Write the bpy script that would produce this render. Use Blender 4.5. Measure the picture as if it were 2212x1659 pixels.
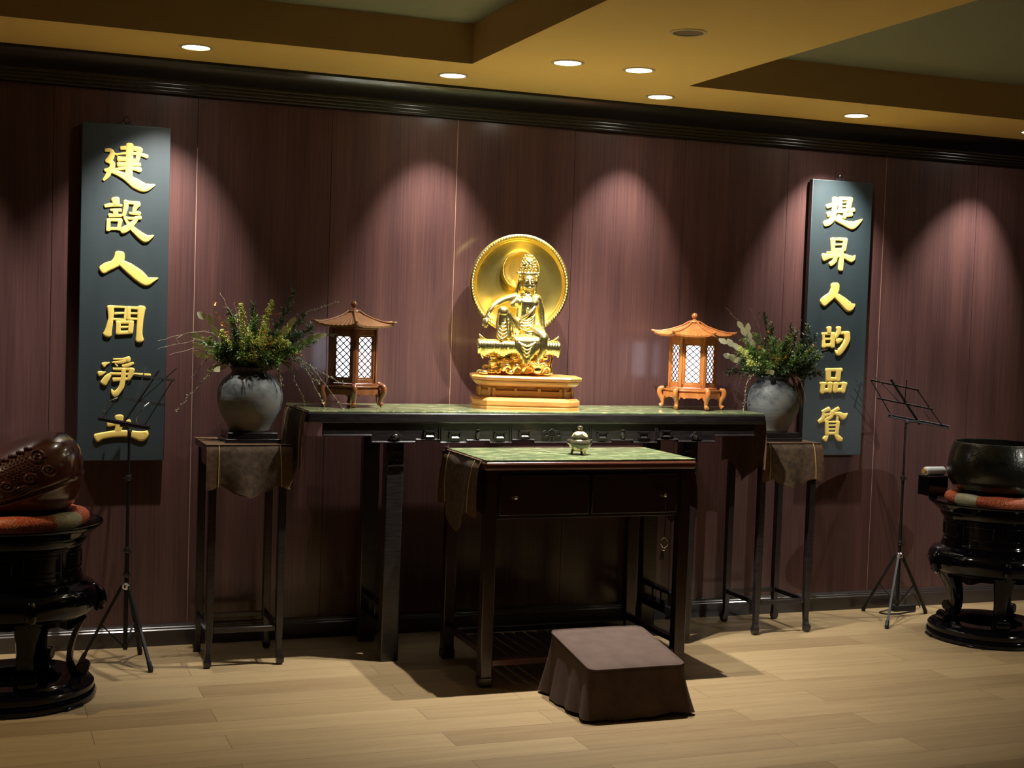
import bpy, math, random, json
from mathutils import Vector, Matrix, noise
for o in list(bpy.data.objects): bpy.data.objects.remove(o)
sc = bpy.context.scene
col = sc.collection
PI = math.pi
def R(a): return math.radians(a)

# ------------------------------------------------------------------ camera
CAM = Vector((0, -6.387, 1.55))
def cam_axes(yaw, pitch, roll):
    cy, sy, cp, sp = math.cos(yaw), math.sin(yaw), math.cos(pitch), math.sin(pitch)
    f = Vector((sy * cp, cy * cp, -sp)); r = Vector((cy, -sy, 0)); u = r.cross(f)
    r2 = math.cos(roll) * r + math.sin(roll) * u
    u2 = -math.sin(roll) * r + math.cos(roll) * u
    return r2, u2, f
_r, _u, _f = cam_axes(R(21.047), R(2.866), R(1.921))
cd = bpy.data.cameras.new('camera'); cam = bpy.data.objects.new('camera', cd); col.objects.link(cam)
cd.sensor_width = 36; cd.lens = 36 * 3004.5 / 2212; cd.clip_end = 60
m = Matrix((_r, _u, -_f)).transposed().to_4x4(); m.translation = CAM; cam.matrix_world = m
sc.camera = cam
# ------------------------------------------------------------------ world, exposure
w = bpy.data.worlds.new('world'); sc.world = w; w.use_nodes = True
w.node_tree.nodes['Background'].inputs[0].default_value = (.02, .025, .05, 1)
w.node_tree.nodes['Background'].inputs[1].default_value = 0.05
vs = sc.view_settings; vs.view_transform = 'Standard'; vs.look = 'None'; vs.gamma = 1; vs.exposure = 0; vs.use_curve_mapping = False
cy = sc.cycles
cy.use_denoising = True; cy.max_bounces = 8; cy.diffuse_bounces = 4; cy.glossy_bounces = 4
cy.sample_clamp_indirect = 20; cy.blur_glossy = 0.4; cy.use_adaptive_sampling = True; cy.adaptive_threshold = 0.01
ZC = 2.62            # height of the lower ceiling
# x, y of each downlight, watts, aim x, aim y at the floor, cone degrees
WALL_W = 118
LIGHTS = [(x, y, WALL_W * k, x + dx, y + .88, c) for x, y, k, dx, c in ((.833, -.42, 1.45, -.42, 66), (1.987, -.35, 1, .06, 57),
          (3.049, -.32, .9, -.16, 57), (4.159, -.33, 1.45, .20, 68), (5.26, -.36, 1.1, -.45, 60))] + [
          (2.309, -.914, 275, 2.28, -.60, 96), (2.643, -.915, 275, 2.72, -.60, 96)]
def spot(name, x, y, z, tx, ty, watts, cone, parent=None, color=(1, .95, .87), blend=.8, radius=.014):
    l = bpy.data.lights.new(name, 'SPOT'); l.energy = watts; l.spot_size = R(cone); l.spot_blend = blend
    l.shadow_soft_size = radius; l.color = color
    o = bpy.data.objects.new(name, l); col.objects.link(o); o.location = (x, y, z)
    d = Vector((tx, ty, 0)) - Vector((x, y, z)); o.rotation_euler = d.to_track_quat('-Z', 'Y').to_euler()
    return o
for (x, y, wt, tx, ty, cone) in LIGHTS:
    spot('spot_lamp', x, y, ZC - .012, tx, ty, wt, cone, blend=1)               # the lamp's bright core
    if cone < 90: spot('spot_lamp_spill', x, y, ZC - .012, x, y, 3.5, 130, blend=1)     # and its wide weak spill
# the next lamps of the same room, outside the picture to the left, right and behind
spot('spot_lamp', -.32, -.42, ZC - .012, -.32, .44, WALL_W, 66, blend=1)
spot('spot_lamp', 5.73, -1.31, ZC - .012, 5.6, -1.2, 60, 90, color=(1, .90, .72), blend=.7)
spot('spot_lamp', -1.0, -1.2, ZC - .012, -.9, -1.2, 110, 84, color=(1, .78, .48), blend=.8)
spot('room_lamp', 6.3, -4.6, ZC - .012, 4.35, .35, 190, 26, blend=.6)
# cove strip inside the right-hand sunken bay, beyond the picture edge
_l = bpy.data.lights.new('cove_lamp', 'AREA'); _l.shape = 'RECTANGLE'; _l.size = 2.2; _l.size_y = .04; _l.energy = 5; _l.color = (1, .82, .6)
_o = bpy.data.objects.new('cove_lamp', _l); col.objects.link(_o); _o.location = (5.4, -2.75, 2.66); _o.rotation_euler = (R(180), 0, 0)
# ------------------------------------------------------------------ materials
def nt(name):
    m = bpy.data.materials.new(name); m.use_nodes = True
    n = m.node_tree.nodes; return m, n, m.node_tree.links, n['Principled BSDF']
def mat(name, c, rough=.5, metal=0, coat=0, spec=.5, sheen=0, var=0, scale=(8, 8, 8), c2=None, bump=0, bscale=60, emis=None, es=0, ns=5, crough=.08):
    m, n, L, b = nt(name)
    b.inputs['Base Color'].default_value = (*c, 1); b.inputs['Roughness'].default_value = rough
    b.inputs['Metallic'].default_value = metal; b.inputs['Coat Weight'].default_value = coat; b.inputs['Coat Roughness'].default_value = crough
    b.inputs['Specular IOR Level'].default_value = spec; b.inputs['Sheen Weight'].default_value = sheen
    if emis: b.inputs['Emission Color'].default_value = (*emis, 1); b.inputs['Emission Strength'].default_value = es
    tc = n.new('ShaderNodeTexCoord')
    if c2 is not None:
        mp = n.new('ShaderNodeMapping'); mp.inputs['Scale'].default_value = scale; L.new(tc.outputs['Object'], mp.inputs[0])
        no = n.new('ShaderNodeTexNoise'); no.inputs['Scale'].default_value = ns; no.inputs['Detail'].default_value = 5; L.new(mp.outputs[0], no.inputs[0])
        cr = n.new('ShaderNodeValToRGB'); cr.color_ramp.elements[0].position = .35; cr.color_ramp.elements[1].position = .68
        cr.color_ramp.elements[0].color = (*c, 1); cr.color_ramp.elements[1].color = (*c2, 1)
        L.new(no.outputs[0], cr.inputs[0]); L.new(cr.outputs[0], b.inputs['Base Color'])
    if bump:
        nb = n.new('ShaderNodeTexNoise'); nb.inputs['Scale'].default_value = bscale; nb.inputs['Detail'].default_value = 4; L.new(tc.outputs['Object'], nb.inputs[0])
        bp = n.new('ShaderNodeBump'); bp.inputs['Strength'].default_value = bump; bp.inputs['Distance'].default_value = .004
        L.new(nb.outputs[0], bp.inputs['Height']); L.new(bp.outputs[0], b.inputs['Normal'])
    return m
M = {}
def veneer():
    m, n, L, b = nt('veneer')
    tc = n.new('ShaderNodeTexCoord')
    mp = n.new('ShaderNodeMapping'); mp.inputs['Scale'].default_value = (60, 1, .9); L.new(tc.outputs['Object'], mp.inputs[0])
    n1 = n.new('ShaderNodeTexNoise'); n1.inputs['Scale'].default_value = 2.2; n1.inputs['Detail'].default_value = 7; n1.inputs['Roughness'].default_value = .65; L.new(mp.outputs[0], n1.inputs[0])
    mp2 = n.new('ShaderNodeMapping'); mp2.inputs['Scale'].default_value = (7, 1, .35); L.new(tc.outputs['Object'], mp2.inputs[0])
    n2 = n.new('ShaderNodeTexNoise'); n2.inputs['Scale'].default_value = 1.5; n2.inputs['Detail'].default_value = 3; L.new(mp2.outputs[0], n2.inputs[0])
    ad = n.new('ShaderNodeMath'); ad.operation = 'MULTIPLY_ADD'; ad.inputs[1].default_value = .55; L.new(n1.outputs[0], ad.inputs[0])
    ml = n.new('ShaderNodeMath'); ml.operation = 'MULTIPLY'; ml.inputs[1].default_value = .45; L.new(n2.outputs[0], ml.inputs[0]); L.new(ml.outputs[0], ad.inputs[2])
    cr = n.new('ShaderNodeValToRGB'); cr.color_ramp.elements[0].position = .36; cr.color_ramp.elements[1].position = .66
    cr.color_ramp.elements[0].color = (.056, .026, .027, 1); cr.color_ramp.elements[1].color = (.124, .056, .048, 1)
    L.new(ad.outputs[0], cr.inputs[0]); L.new(cr.outputs[0], b.inputs['Base Color'])
    b.inputs['Roughness'].default_value = .45; b.inputs['Specular IOR Level'].default_value = .28
    b.inputs['Coat Weight'].default_value = .7; b.inputs['Coat Roughness'].default_value = .17
    return m
M['veneer'] = veneer()
def floor_mat():
    m, n, L, b = nt('plank_floor')
    tc = n.new('ShaderNodeTexCoord'); mp = n.new('ShaderNodeMapping'); mp.inputs['Location'].default_value = (.37, .0725, 0); L.new(tc.outputs['Object'], mp.inputs[0])
    br = n.new('ShaderNodeTexBrick'); L.new(mp.outputs[0], br.inputs[0])
    br.offset = .37; br.offset_frequency = 2; br.inputs['Scale'].default_value = 1; br.inputs['Brick Width'].default_value = 1.22; br.inputs['Row Height'].default_value = .1675
    br.inputs['Mortar Size'].default_value = .0012; br.inputs['Mortar Smooth'].default_value = .3; br.inputs['Bias'].default_value = 0
    br.inputs['Color1'].default_value = (0, 0, 0, 1); br.inputs['Color2'].default_value = (1, 1, 1, 1); br.inputs['Mortar'].default_value = (.5, .5, .5, 1)
    mp2 = n.new('ShaderNodeMapping'); mp2.inputs['Scale'].default_value = (1.3, 22, 1); L.new(tc.outputs['Object'], mp2.inputs[0])
    sp = n.new('ShaderNodeVectorMath'); sp.operation = 'ADD'; L.new(mp2.outputs[0], sp.inputs[0])
    sc_ = n.new('ShaderNodeVectorMath'); sc_.operation = 'SCALE'; sc_.inputs['Scale'].default_value = 9; L.new(br.outputs[0], sc_.inputs[0]); L.new(sc_.outputs[0], sp.inputs[1])
    no = n.new('ShaderNodeTexNoise'); no.inputs['Scale'].default_value = 1.6; no.inputs['Detail'].default_value = 7; no.inputs['Roughness'].default_value = .6; L.new(sp.outputs[0], no.inputs[0])
    a = n.new('ShaderNodeMix'); a.data_type = 'FLOAT'; a.inputs[0].default_value = .36; L.new(no.outputs[0], a.inputs[2])
    rgb = n.new('ShaderNodeRGBToBW'); L.new(br.outputs[0], rgb.inputs[0]); L.new(rgb.outputs[0], a.inputs[3])
    cr = n.new('ShaderNodeValToRGB'); e = cr.color_ramp.elements; e[0].position = .2; e[1].position = .78
    e[0].color = (.25, .168, .085, 1); e[1].color = (.43, .315, .165, 1); L.new(a.outputs[0], cr.inputs[0])
    mx = n.new('ShaderNodeMix'); mx.data_type = 'RGBA'; mx.blend_type = 'MULTIPLY'; L.new(br.outputs['Fac'], mx.inputs[0]); L.new(cr.outputs[0], mx.inputs[6]); mx.inputs[7].default_value = (.35, .3, .25, 1)
    L.new(mx.outputs[2], b.inputs['Base Color'])
    b.inputs['Roughness'].default_value = .42; b.inputs['Specular IOR Level'].default_value = .4
    return m
M['floor'] = floor_mat()
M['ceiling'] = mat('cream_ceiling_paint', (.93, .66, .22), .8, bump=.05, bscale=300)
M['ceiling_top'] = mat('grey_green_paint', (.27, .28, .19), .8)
M['bay_side_shade'] = mat('shaded_bay_side_paint', (.66, .44, .19), .8)  # darker than the ceiling paint: shade on the bay walls is in the colour
M['roomwall'] = mat('dark_room_wall', (.03, .02, .018), .8)
M['crown'] = mat('black_stained_moulding', (.006, .005, .007), .24, coat=.15, crough=.15)
M['base'] = mat('dark_baseboard', (.028, .022, .022), .3, coat=.5, crough=.12)
M['seamlight'] = mat('bare_panel_edge', (.42, .25, .17), .6)
M['black'] = mat('black_recess', (.004, .003, .004), .9)
M['blackwood'] = mat('ebonised_wood', (.010, .008, .009), .32, coat=.3, crough=.18, c2=(.024, .019, .019), scale=(3, 3, 30), bump=.15, bscale=40)
M['redwood_shade'] = mat('shaded_rosewood', (.016, .006, .005), .3, coat=.4, crough=.15, c2=(.028, .011, .008), scale=(2, 30, 30))  # near-black copy of the wood: shade under the table put into the colour
M['redwood_lit'] = mat('lit_rosewood', (.075, .022, .013), .28, coat=.5, crough=.12, c2=(.12, .042, .025), scale=(2, 30, 30))  # same wood on its lit parts, their brightness put into the colour
M['lacquer'] = mat('black_lacquer', (.003, .0025, .004), .09, spec=.34)
M['marble'] = None
def marble():
    m, n, L, b = nt('green_marble_under_glass')
    tc = n.new('ShaderNodeTexCoord'); mp = n.new('ShaderNodeMapping'); mp.inputs['Scale'].default_value = (5, 9, 1); mp.inputs['Rotation'].default_value = (0, 0, .5); L.new(tc.outputs['Object'], mp.inputs[0])
    no = n.new('ShaderNodeTexNoise'); no.inputs['Scale'].default_value = 2.5; no.inputs['Detail'].default_value = 8; no.inputs['Distortion'].default_value = 1.2; L.new(mp.outputs[0], no.inputs[0])
    cr = n.new('ShaderNodeValToRGB'); e = cr.color_ramp.elements; e[0].position = .38; e[0].color = (.15, .19, .09, 1); e[1].position = .62; e[1].color = (.40, .43, .22, 1)
    e2 = e.new(.545); e2.color = (.22, .28, .135, 1)
    L.new(no.outputs[0], cr.inputs[0]); L.new(cr.outputs[0], b.inputs['Base Color'])
    b.inputs['Roughness'].default_value = .08; b.inputs['Specular IOR Level'].default_value = 1
    return m
M['marble'] = marble()
M['gold'] = mat('gilded_bronze', (1.0, .83, .36), .26, metal=1, bump=.25, bscale=120)
M['goldsmooth'] = mat('gilded_disc', (1.0, .80, .22), .27, metal=1, bump=.12, bscale=14)
M['goldpaint'] = mat('gold_leaf_lettering', (1.0, .74, .19), .35, metal=0)
M['honey'] = mat('honey_wood', (.56, .23, .06), .32, coat=.4, crough=.15, c2=(.70, .33, .10), scale=(2, 2, 16))
M['honeyd'] = mat('orange_brown_wood', (.42, .14, .035), .3, coat=.4, crough=.12, c2=(.54, .21, .06), scale=(6, 6, 2))
M['walnut'] = mat('red_brown_wood', (.15, .050, .018), .28, coat=.45, crough=.12, c2=(.24, .09, .035), scale=(6, 6, 2))
M['rooftan'] = mat('tan_carved_roof', (.24, .115, .05), .4, c2=(.30, .15, .07))
M['lattice'] = mat('dark_lattice_wood', (.06, .022, .01), .4)
M['screen'] = mat('lit_white_screen', (.9, .9, .95), .6, emis=(.80, .84, 1.0), es=4.2)
M['lens'] = mat('lit_lamp_lens', (1, 1, 1), .5, emis=(1, .95, .82), es=26)
M['lens_off'] = mat('unlit_lamp_lens', (.25, .2, .13), .4)
M['trimring'] = mat('lamp_trim_ring', (.72, .60, .35), .5)
M['plaque'] = mat('dark_teal_lacquer_board', (.020, .034, .040), .46, spec=1.0, c2=(.027, .043, .050), scale=(2, 2, .6), bump=.05, bscale=200)
M['plaque_edge'] = mat('black_board_edge', (.006, .006, .007), .5)
M['steel'] = mat('dark_steel', (.10, .10, .11), .3, metal=.8)
M['chrome'] = mat('bright_steel', (.75, .75, .78), .2, metal=1)
M['rubber'] = mat('black_rubber', (.006, .006, .006), .6)
def vase_mat():
    m, n, L, b = nt('weathered_stoneware')
    tc = n.new('ShaderNodeTexCoord')
    n1 = n.new('ShaderNodeTexNoise'); n1.inputs['Scale'].default_value = 14; n1.inputs['Detail'].default_value = 8; n1.inputs['Roughness'].default_value = .7; L.new(tc.outputs['Object'], n1.inputs[0])
    sx = n.new('ShaderNodeSeparateXYZ'); L.new(tc.outputs['Object'], sx.inputs[0])
    ma = n.new('ShaderNodeMath'); ma.operation = 'MULTIPLY_ADD'; ma.inputs[1].default_value = 1.6; ma.inputs[2].default_value = -.16; L.new(sx.outputs[2], ma.inputs[0])
    ad = n.new('ShaderNodeMath'); ad.operation = 'ADD'; L.new(n1.outputs[0], ad.inputs[0]); L.new(ma.outputs[0], ad.inputs[1])
    cr = n.new('ShaderNodeValToRGB'); e = cr.color_ramp.elements; e[0].position = .36; e[0].color = (.26, .24, .19, 1); e[1].position = .80; e[1].color = (.03, .034, .038, 1)
    e2 = e.new(.56); e2.color = (.22, .24, .24, 1)
    L.new(ad.outputs[0], cr.inputs[0]); L.new(cr.outputs[0], b.inputs['Base Color'])
    b.inputs['Roughness'].default_value = .5
    wv = n.new('ShaderNodeTexWave'); wv.bands_direction = 'Z'; wv.inputs['Scale'].default_value = 17; wv.inputs['Distortion'].default_value = 4; L.new(tc.outputs['Object'], wv.inputs[0])
    bp = n.new('ShaderNodeBump'); bp.inputs['Strength'].default_value = .07; bp.inputs['Distance'].default_value = .002; L.new(wv.outputs[0], bp.inputs['Height']); L.new(bp.outputs[0], b.inputs['Normal'])
    return m
M['vase'] = vase_mat()
def cloth_mat(name, c, c2, sc_=30):
    m = mat(name, c, .85, c2=c2, scale=(1, 1, 1), ns=sc_, bump=.4, bscale=400)
    return m
M['brocade'] = cloth_mat('brown_brocade', (.075, .034, .014), (.13, .068, .028), 55)
M['brocade_mid'] = cloth_mat('patterned_brocade_centre', (.05, .030, .018), (.115, .072, .036), 42)
M['braid'] = mat('gold_braid', (.55, .42, .16), .5, bump=.6, bscale=900)
M['kneel'] = mat('brown_canvas', (.072, .043, .031), .9, c2=(.094, .057, .042), scale=(3, 3, 3), bump=.35, bscale=350)
M['fish'] = mat('polished_maroon_wood', (.085, .024, .016), .22, coat=.6, crough=.1, c2=(.12, .038, .024), scale=(2, 2, 2))
def cushion_mat():
    m, n, L, b = nt('red_and_pale_brocade')
    tc = n.new('ShaderNodeTexCoord'); sx = n.new('ShaderNodeSeparateXYZ'); L.new(tc.outputs['Object'], sx.inputs[0])
    at = n.new('ShaderNodeMath'); at.operation = 'ARCTAN2'; L.new(sx.outputs[1], at.inputs[0]); L.new(sx.outputs[0], at.inputs[1])
    ml = n.new('ShaderNodeMath'); ml.operation = 'MULTIPLY_ADD'; ml.inputs[1].default_value = 4; ml.inputs[2].default_value = .9; L.new(at.outputs[0], ml.inputs[0])
    si = n.new('ShaderNodeMath'); si.operation = 'SINE'; L.new(ml.outputs[0], si.inputs[0])
    cr = n.new('ShaderNodeValToRGB'); cr.color_ramp.interpolation = 'CONSTANT'; e = cr.color_ramp.elements
    e[0].position = 0; e[0].color = (.60, .62, .42, 1); e[1].position = .42; e[1].color = (.68, .11, .045, 1)
    mr = n.new('ShaderNodeMath'); mr.operation = 'MULTIPLY_ADD'; mr.inputs[1].default_value = .5; mr.inputs[2].default_value = .65; L.new(si.outputs[0], mr.inputs[0]); L.new(mr.outputs[0], cr.inputs[0])
    vo = n.new('ShaderNodeTexVoronoi'); vo.inputs['Scale'].default_value = 150; L.new(tc.outputs['Object'], vo.inputs[0])
    c2 = n.new('ShaderNodeValToRGB'); c2.color_ramp.elements[0].position = .28; c2.color_ramp.elements[0].color = (1, 1, 1, 1); c2.color_ramp.elements[1].position = .4; c2.color_ramp.elements[1].color = (0, 0, 0, 1); L.new(vo.outputs['Distance'], c2.inputs[0])
    mx = n.new('ShaderNodeMix'); mx.data_type = 'RGBA'; L.new(c2.outputs[0], mx.inputs[0]); L.new(cr.outputs[0], mx.inputs[6]); mx.inputs[7].default_value = (.80, .50, .22, 1)
    L.new(mx.outputs[2], b.inputs['Base Color']); b.inputs['Roughness'].default_value = .5
    bp = n.new('ShaderNodeBump'); bp.inputs['Strength'].default_value = .6; bp.inputs['Distance'].default_value = .004; L.new(c2.outputs[0], bp.inputs['Height']); L.new(bp.outputs[0], b.inputs['Normal'])
    return m
M['cushion'] = cushion_mat()
M['bronze'] = mat('aged_bronze_bowl', (.012, .013, .012), .28, metal=.4, coat=.3, c2=(.035, .035, .025), scale=(3, 3, 3), bump=.4, bscale=90)
M['white'] = mat('white_padded_cloth', (.78, .82, .82), .7)
M['cork'] = mat('orange_wood_end', (.6, .35, .1), .6)
M['celadon'] = None
def censer_mat():
    m, n, L, b = nt('dark_glazed_censer_with_cream_spots')
    tc = n.new('ShaderNodeTexCoord'); vo = n.new('ShaderNodeTexVoronoi'); vo.inputs['Scale'].default_value = 26; L.new(tc.outputs['Object'], vo.inputs[0])
    cr = n.new('ShaderNodeValToRGB'); e = cr.color_ramp.elements; e[0].position = .42; e[0].color = (.75, .60, .30, 1); e[1].position = .5; e[1].color = (.06, .055, .03, 1)
    L.new(vo.outputs['Distance'], cr.inputs[0]); L.new(cr.outputs[0], b.inputs['Base Color']); b.inputs['Roughness'].default_value = .18; b.inputs['Coat Weight'].default_value = .6
    return m
M['censer'] = censer_mat()
M['leafdark'] = mat('dark_green_leaf', (.06, .10, .045), .5, c2=(.12, .18, .07), scale=(1, 1, 1), ns=40)
M['leafmid'] = mat('mid_green_leaf', (.15, .27, .06), .5, c2=(.27, .40, .12), scale=(1, 1, 1), ns=40)
M['leafpale'] = mat('pale_green_leaf', (.66, .66, .38), .55, c2=(.78, .74, .48), scale=(1, 1, 1), ns=20)
M['yellowgreen'] = mat('yellow_green_blossom', (.66, .76, .14), .6, c2=(.84, .86, .30), scale=(1, 1, 1), ns=60)
M['orange'] = mat('orange_petal', (.75, .22, .02), .5, c2=(.85, .32, .04), scale=(1, 1, 1), ns=40)
M['twig'] = mat('dry_twig', (.20, .15, .10), .7, c2=(.38, .32, .23), scale=(1, 1, 1), ns=60)
M['bud'] = mat('grey_green_bud', (.30, .32, .18), .6)
M['drift'] = mat('brown_dried_leaf', (.26, .16, .085), .6, c2=(.34, .22, .13), scale=(1, 1, 1), ns=30)

# ------------------------------------------------------------------ mesh helpers
class MB:
    def __init__(s): s.v = []; s.f = []
    def add(s, vs, fs, mtx=None):
        k = len(s.v)
        for p in vs:
            p = Vector(p)
            s.v.append(tuple(mtx @ p) if mtx is not None else tuple(p))
        for f in fs: s.f.append(tuple(i + k for i in f))
        return s
    def box(s, x0, y0, z0, x1, y1, z1, mtx=None):
        v = [(x, y, z) for z in (z0, z1) for y in (y0, y1) for x in (x0, x1)]
        return s.add(v, [(0, 2, 3, 1), (4, 5, 7, 6), (0, 1, 5, 4), (2, 6, 7, 3), (0, 4, 6, 2), (1, 3, 7, 5)], mtx)
    def prism(s, poly, z0, z1, mtx=None):       # poly list of (x,y) ccw
        n = len(poly)
        v = [(x, y, z0) for x, y in poly] + [(x, y, z1) for x, y in poly]
        f = [tuple(range(n))[::-1], tuple(range(n, 2 * n))] + [(i, (i + 1) % n, n + (i + 1) % n, n + i) for i in range(n)]
        return s.add(v, f, mtx)
    def loft(s, rings, cap=True, closed=True, mtx=None):
        n = len(rings[0]); v = [p for r in rings for p in r]; f = []
        for i in range(len(rings) - 1):
            for j in range(n if closed else n - 1):
                a = i * n + j; b = i * n + (j + 1) % n
                f.append((a, b, b + n, a + n))
        if cap and closed:
            f.append(tuple(range(n))[::-1]); f.append(tuple(range((len(rings) - 1) * n, len(rings) * n)))
        return s.add(v, f, mtx)
    def lathe(s, prof, n=48, cap=True, mtx=None, sx=1, sy=1):
        return s.loft([[(r * sx * math.cos(2 * PI * j / n), r * sy * math.sin(2 * PI * j / n), z) for j in range(n)] for r, z in prof], cap, True, mtx)
    def ring(s, prof, n=48, mtx=None):          # closed profile swept round: a solid ring
        k = len(prof); v = []; f = []
        for j in range(n):
            a = 2 * PI * j / n
            for r, z in prof: v.append((r * math.cos(a), r * math.sin(a), z))
        for j in range(n):
            for i in range(k):
                a = j * k + i; b = j * k + (i + 1) % k; c = ((j + 1) % n) * k + (i + 1) % k; d = ((j + 1) % n) * k + i
                f.append((a, d, c, b))
        return s.add(v, f, mtx)
    def tube(s, pts, rad, n=8, mtx=None, flat=1.0):
        pts = [Vector(p) for p in pts]
        if not hasattr(rad, '__len__'): rad = [rad] * len(pts)
        rings = []; up = None
        for i, p in enumerate(pts):
            t = (pts[min(i + 1, len(pts) - 1)] - pts[max(i - 1, 0)])
            if t.length < 1e-9: t = Vector((0, 0, 1))
            t.normalize()
            if up is None: up = Vector((0, 0, 1)) if abs(t.z) < .9 else Vector((0, 1, 0))
            a = t.cross(up)
            if a.length < 1e-6: a = t.orthogonal()
            a.normalize(); b = a.cross(t); b.normalize(); up = b
            rings.append([tuple(p + rad[i] * (a * math.cos(2 * PI * j / n) + flat * b * math.sin(2 * PI * j / n))) for j in range(n)])
        return s.loft(rings, True, True, mtx)
    def bar(s, p, q, w, t, up=(0, 0, 1)):
        p = Vector(p); q = Vector(q); d = (q - p).normalized(); a = d.cross(Vector(up))
        if a.length < 1e-5: a = d.orthogonal()
        a.normalize(); b = a.cross(d)
        v = [tuple(o + a * i * w / 2 + b * j * t / 2) for o in (p, q) for i, j in ((-1, -1), (1, -1), (1, 1), (-1, 1))]
        return s.add(v, [(0, 1, 2, 3), (7, 6, 5, 4), (0, 4, 5, 1), (1, 5, 6, 2), (2, 6, 7, 3), (3, 7, 4, 0)])
    def ball(s, c, r, n=12, mtx=None, rot=None):
        if not hasattr(r, '__len__'): r = (r, r, r)
        rings = []; m_ = n // 2 + 1
        q = rot.to_matrix() if rot is not None else None
        for i in range(m_):
            th = PI * (i + .02) / (m_ - 1 + .04) - PI / 2
            ring = []
            for j in range(n):
                a = 2 * PI * j / n
                p = Vector((r[0] * math.cos(th) * math.cos(a), r[1] * math.cos(th) * math.sin(a), r[2] * math.sin(th)))
                if q is not None: p = q @ p
                ring.append((c[0] + p.x, c[1] + p.y, c[2] + p.z))
            rings.append(ring)
        return s.loft(rings, True, True, mtx)
    def build(s, name, mt, parent=None, smooth=35, bevel=0, loc=None, kind=None, segs=2, origin=None):
        me = bpy.data.meshes.new(name)
        if origin is not None:
            s.v = [(a - origin[0], b - origin[1], c - origin[2]) for a, b, c in s.v]
        me.from_pydata(s.v, [], s.f); me.validate(); me.update()
        import bmesh
        bm = bmesh.new(); bm.from_mesh(me); bmesh.ops.recalc_face_normals(bm, faces=bm.faces); bm.to_mesh(me); bm.free()
        if smooth:
            me.shade_smooth()
            if smooth < 180: me.set_sharp_from_angle(angle=R(smooth))
        me.materials.append(M[mt] if isinstance(mt, str) else mt)
        o = bpy.data.objects.new(name, me); col.objects.link(o)
        if origin is not None: o.location = origin
        if loc is not None: o.location = loc
        if parent: o.parent = parent
        if bevel:
            b = o.modifiers.new('bevel', 'BEVEL'); b.width = bevel; b.segments = segs; b.limit_method = 'ANGLE'; b.angle_limit = R(40)
        if kind: o['kind'] = kind
        return o
def smooth_path(pts, k=6):      # catmull-rom through points
    P = [Vector(p) for p in pts]; out = []
    for i in range(len(P) - 1):
        a = P[max(i - 1, 0)]; b = P[i]; c = P[i + 1]; d = P[min(i + 2, len(P) - 1)]
        for j in range(k):
            t = j / k
            out.append(.5 * ((2 * b) + (c - a) * t + (2 * a - 5 * b + 4 * c - d) * t * t + (3 * b - a - 3 * c + d) * t ** 3))
    out.append(P[-1]); return out
def thing(name, label, cat, loc=(0, 0, 0), rz=0, group=None):
    o = bpy.data.objects.new(name, None); col.objects.link(o); o.empty_display_size = .05
    o.location = loc; o.rotation_euler = (0, 0, rz); o['label'] = label; o['category'] = cat
    if group: o['group'] = group
    return o
def tag(o, label, cat, group=None):
    o['label'] = label; o['category'] = cat
    if group: o['group'] = group
    return o
def kids(o): return [c for c in bpy.data.objects if c.parent == o]
def copy_tree(o, parent=None):
    c = o.copy(); col.objects.link(c); c.parent = parent
    for ch in kids(o): copy_tree(ch, c)
    return c
# ------------------------------------------------------------------ the room
X0, X1, YB = -2.2, 7.4, -8.6
b = MB(); b.box(X0, YB, -.05, X1, .05, 0); fl = b.build('floor', 'floor', kind='structure', smooth=0)
# panelled wall: boards 0.614 m wide with narrow open joints over a black batten
seams = [.293 + .6145 * k for k in range(-4, 12)]
b = MB(); xs = [X0] + seams + [X1]; g = .0022
for i in range(len(xs) - 1):
    if xs[i + 1] - xs[i] < .01: continue
    b.box(xs[i] + g / 2, 0, 0, xs[i + 1] - g / 2, .02, ZC)
wall = b.build('wall_back', 'veneer', kind='structure', smooth=0)
b = MB(); b.box(X0 - .05, .02, -.05, X1 + .05, .08, 3); b.build('wall_back.001', 'black', kind='structure', smooth=0)
b = MB()
for x in (seams[5], seams[7], seams[11]): b.box(x - .0013, -.0006, .09, x + .0013, .01, 2.48 if x > 2 else 2.25)
b.build('trim_1', 'seamlight', kind='structure', smooth=0)
b = MB(); b.box(X0 - .06, YB, 0, X0, .02, 3); b.build('wall_left', 'roomwall', kind='structure', smooth=0)
b = MB(); b.box(X1, YB, 0, X1 + .06, .02, 3); b.build('wall_right', 'roomwall', kind='structure', smooth=0)
b = MB(); b.box(X0, YB - .06, 0, X1, YB, 3); b.build('wall_front', 'roomwall', kind='structure', smooth=0)
# ceiling: a lower ceiling with two sunken bays left and right of a broad beam
b = MB(); ZR = 2.79
b.box(X0, -.665, ZC, X1, .02, ZR)
b.box(1.968, YB, ZC, 3.018, -.665, ZR)
b.box(X0, -5.2, ZC, 1.968, -4.6, ZR); b.box(3.018, -5.2, ZC, X1, -4.6, ZR)
ce_ = b.build('ceiling', 'ceiling', kind='structure', smooth=0); ce_.data.materials.append(M['bay_side_shade'])
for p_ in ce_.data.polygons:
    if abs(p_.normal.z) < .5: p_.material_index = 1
b = MB(); b.box(X0, YB, ZR, X1, .02, ZR + .1); b.build('ceiling.001', 'ceiling_top', kind='structure', smooth=0)
def extrude_x(prof, x0, x1): # profile of (y,z)
    b = MB(); n = len(prof)
    v = [(x0, y, z) for y, z in prof] + [(x1, y, z) for y, z in prof]
    return b.add(v, [tuple(range(n)), tuple(range(n, 2 * n))[::-1]] + [(i, n + i, n + (i + 1) % n, (i + 1) % n) for i in range(n)])
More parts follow.
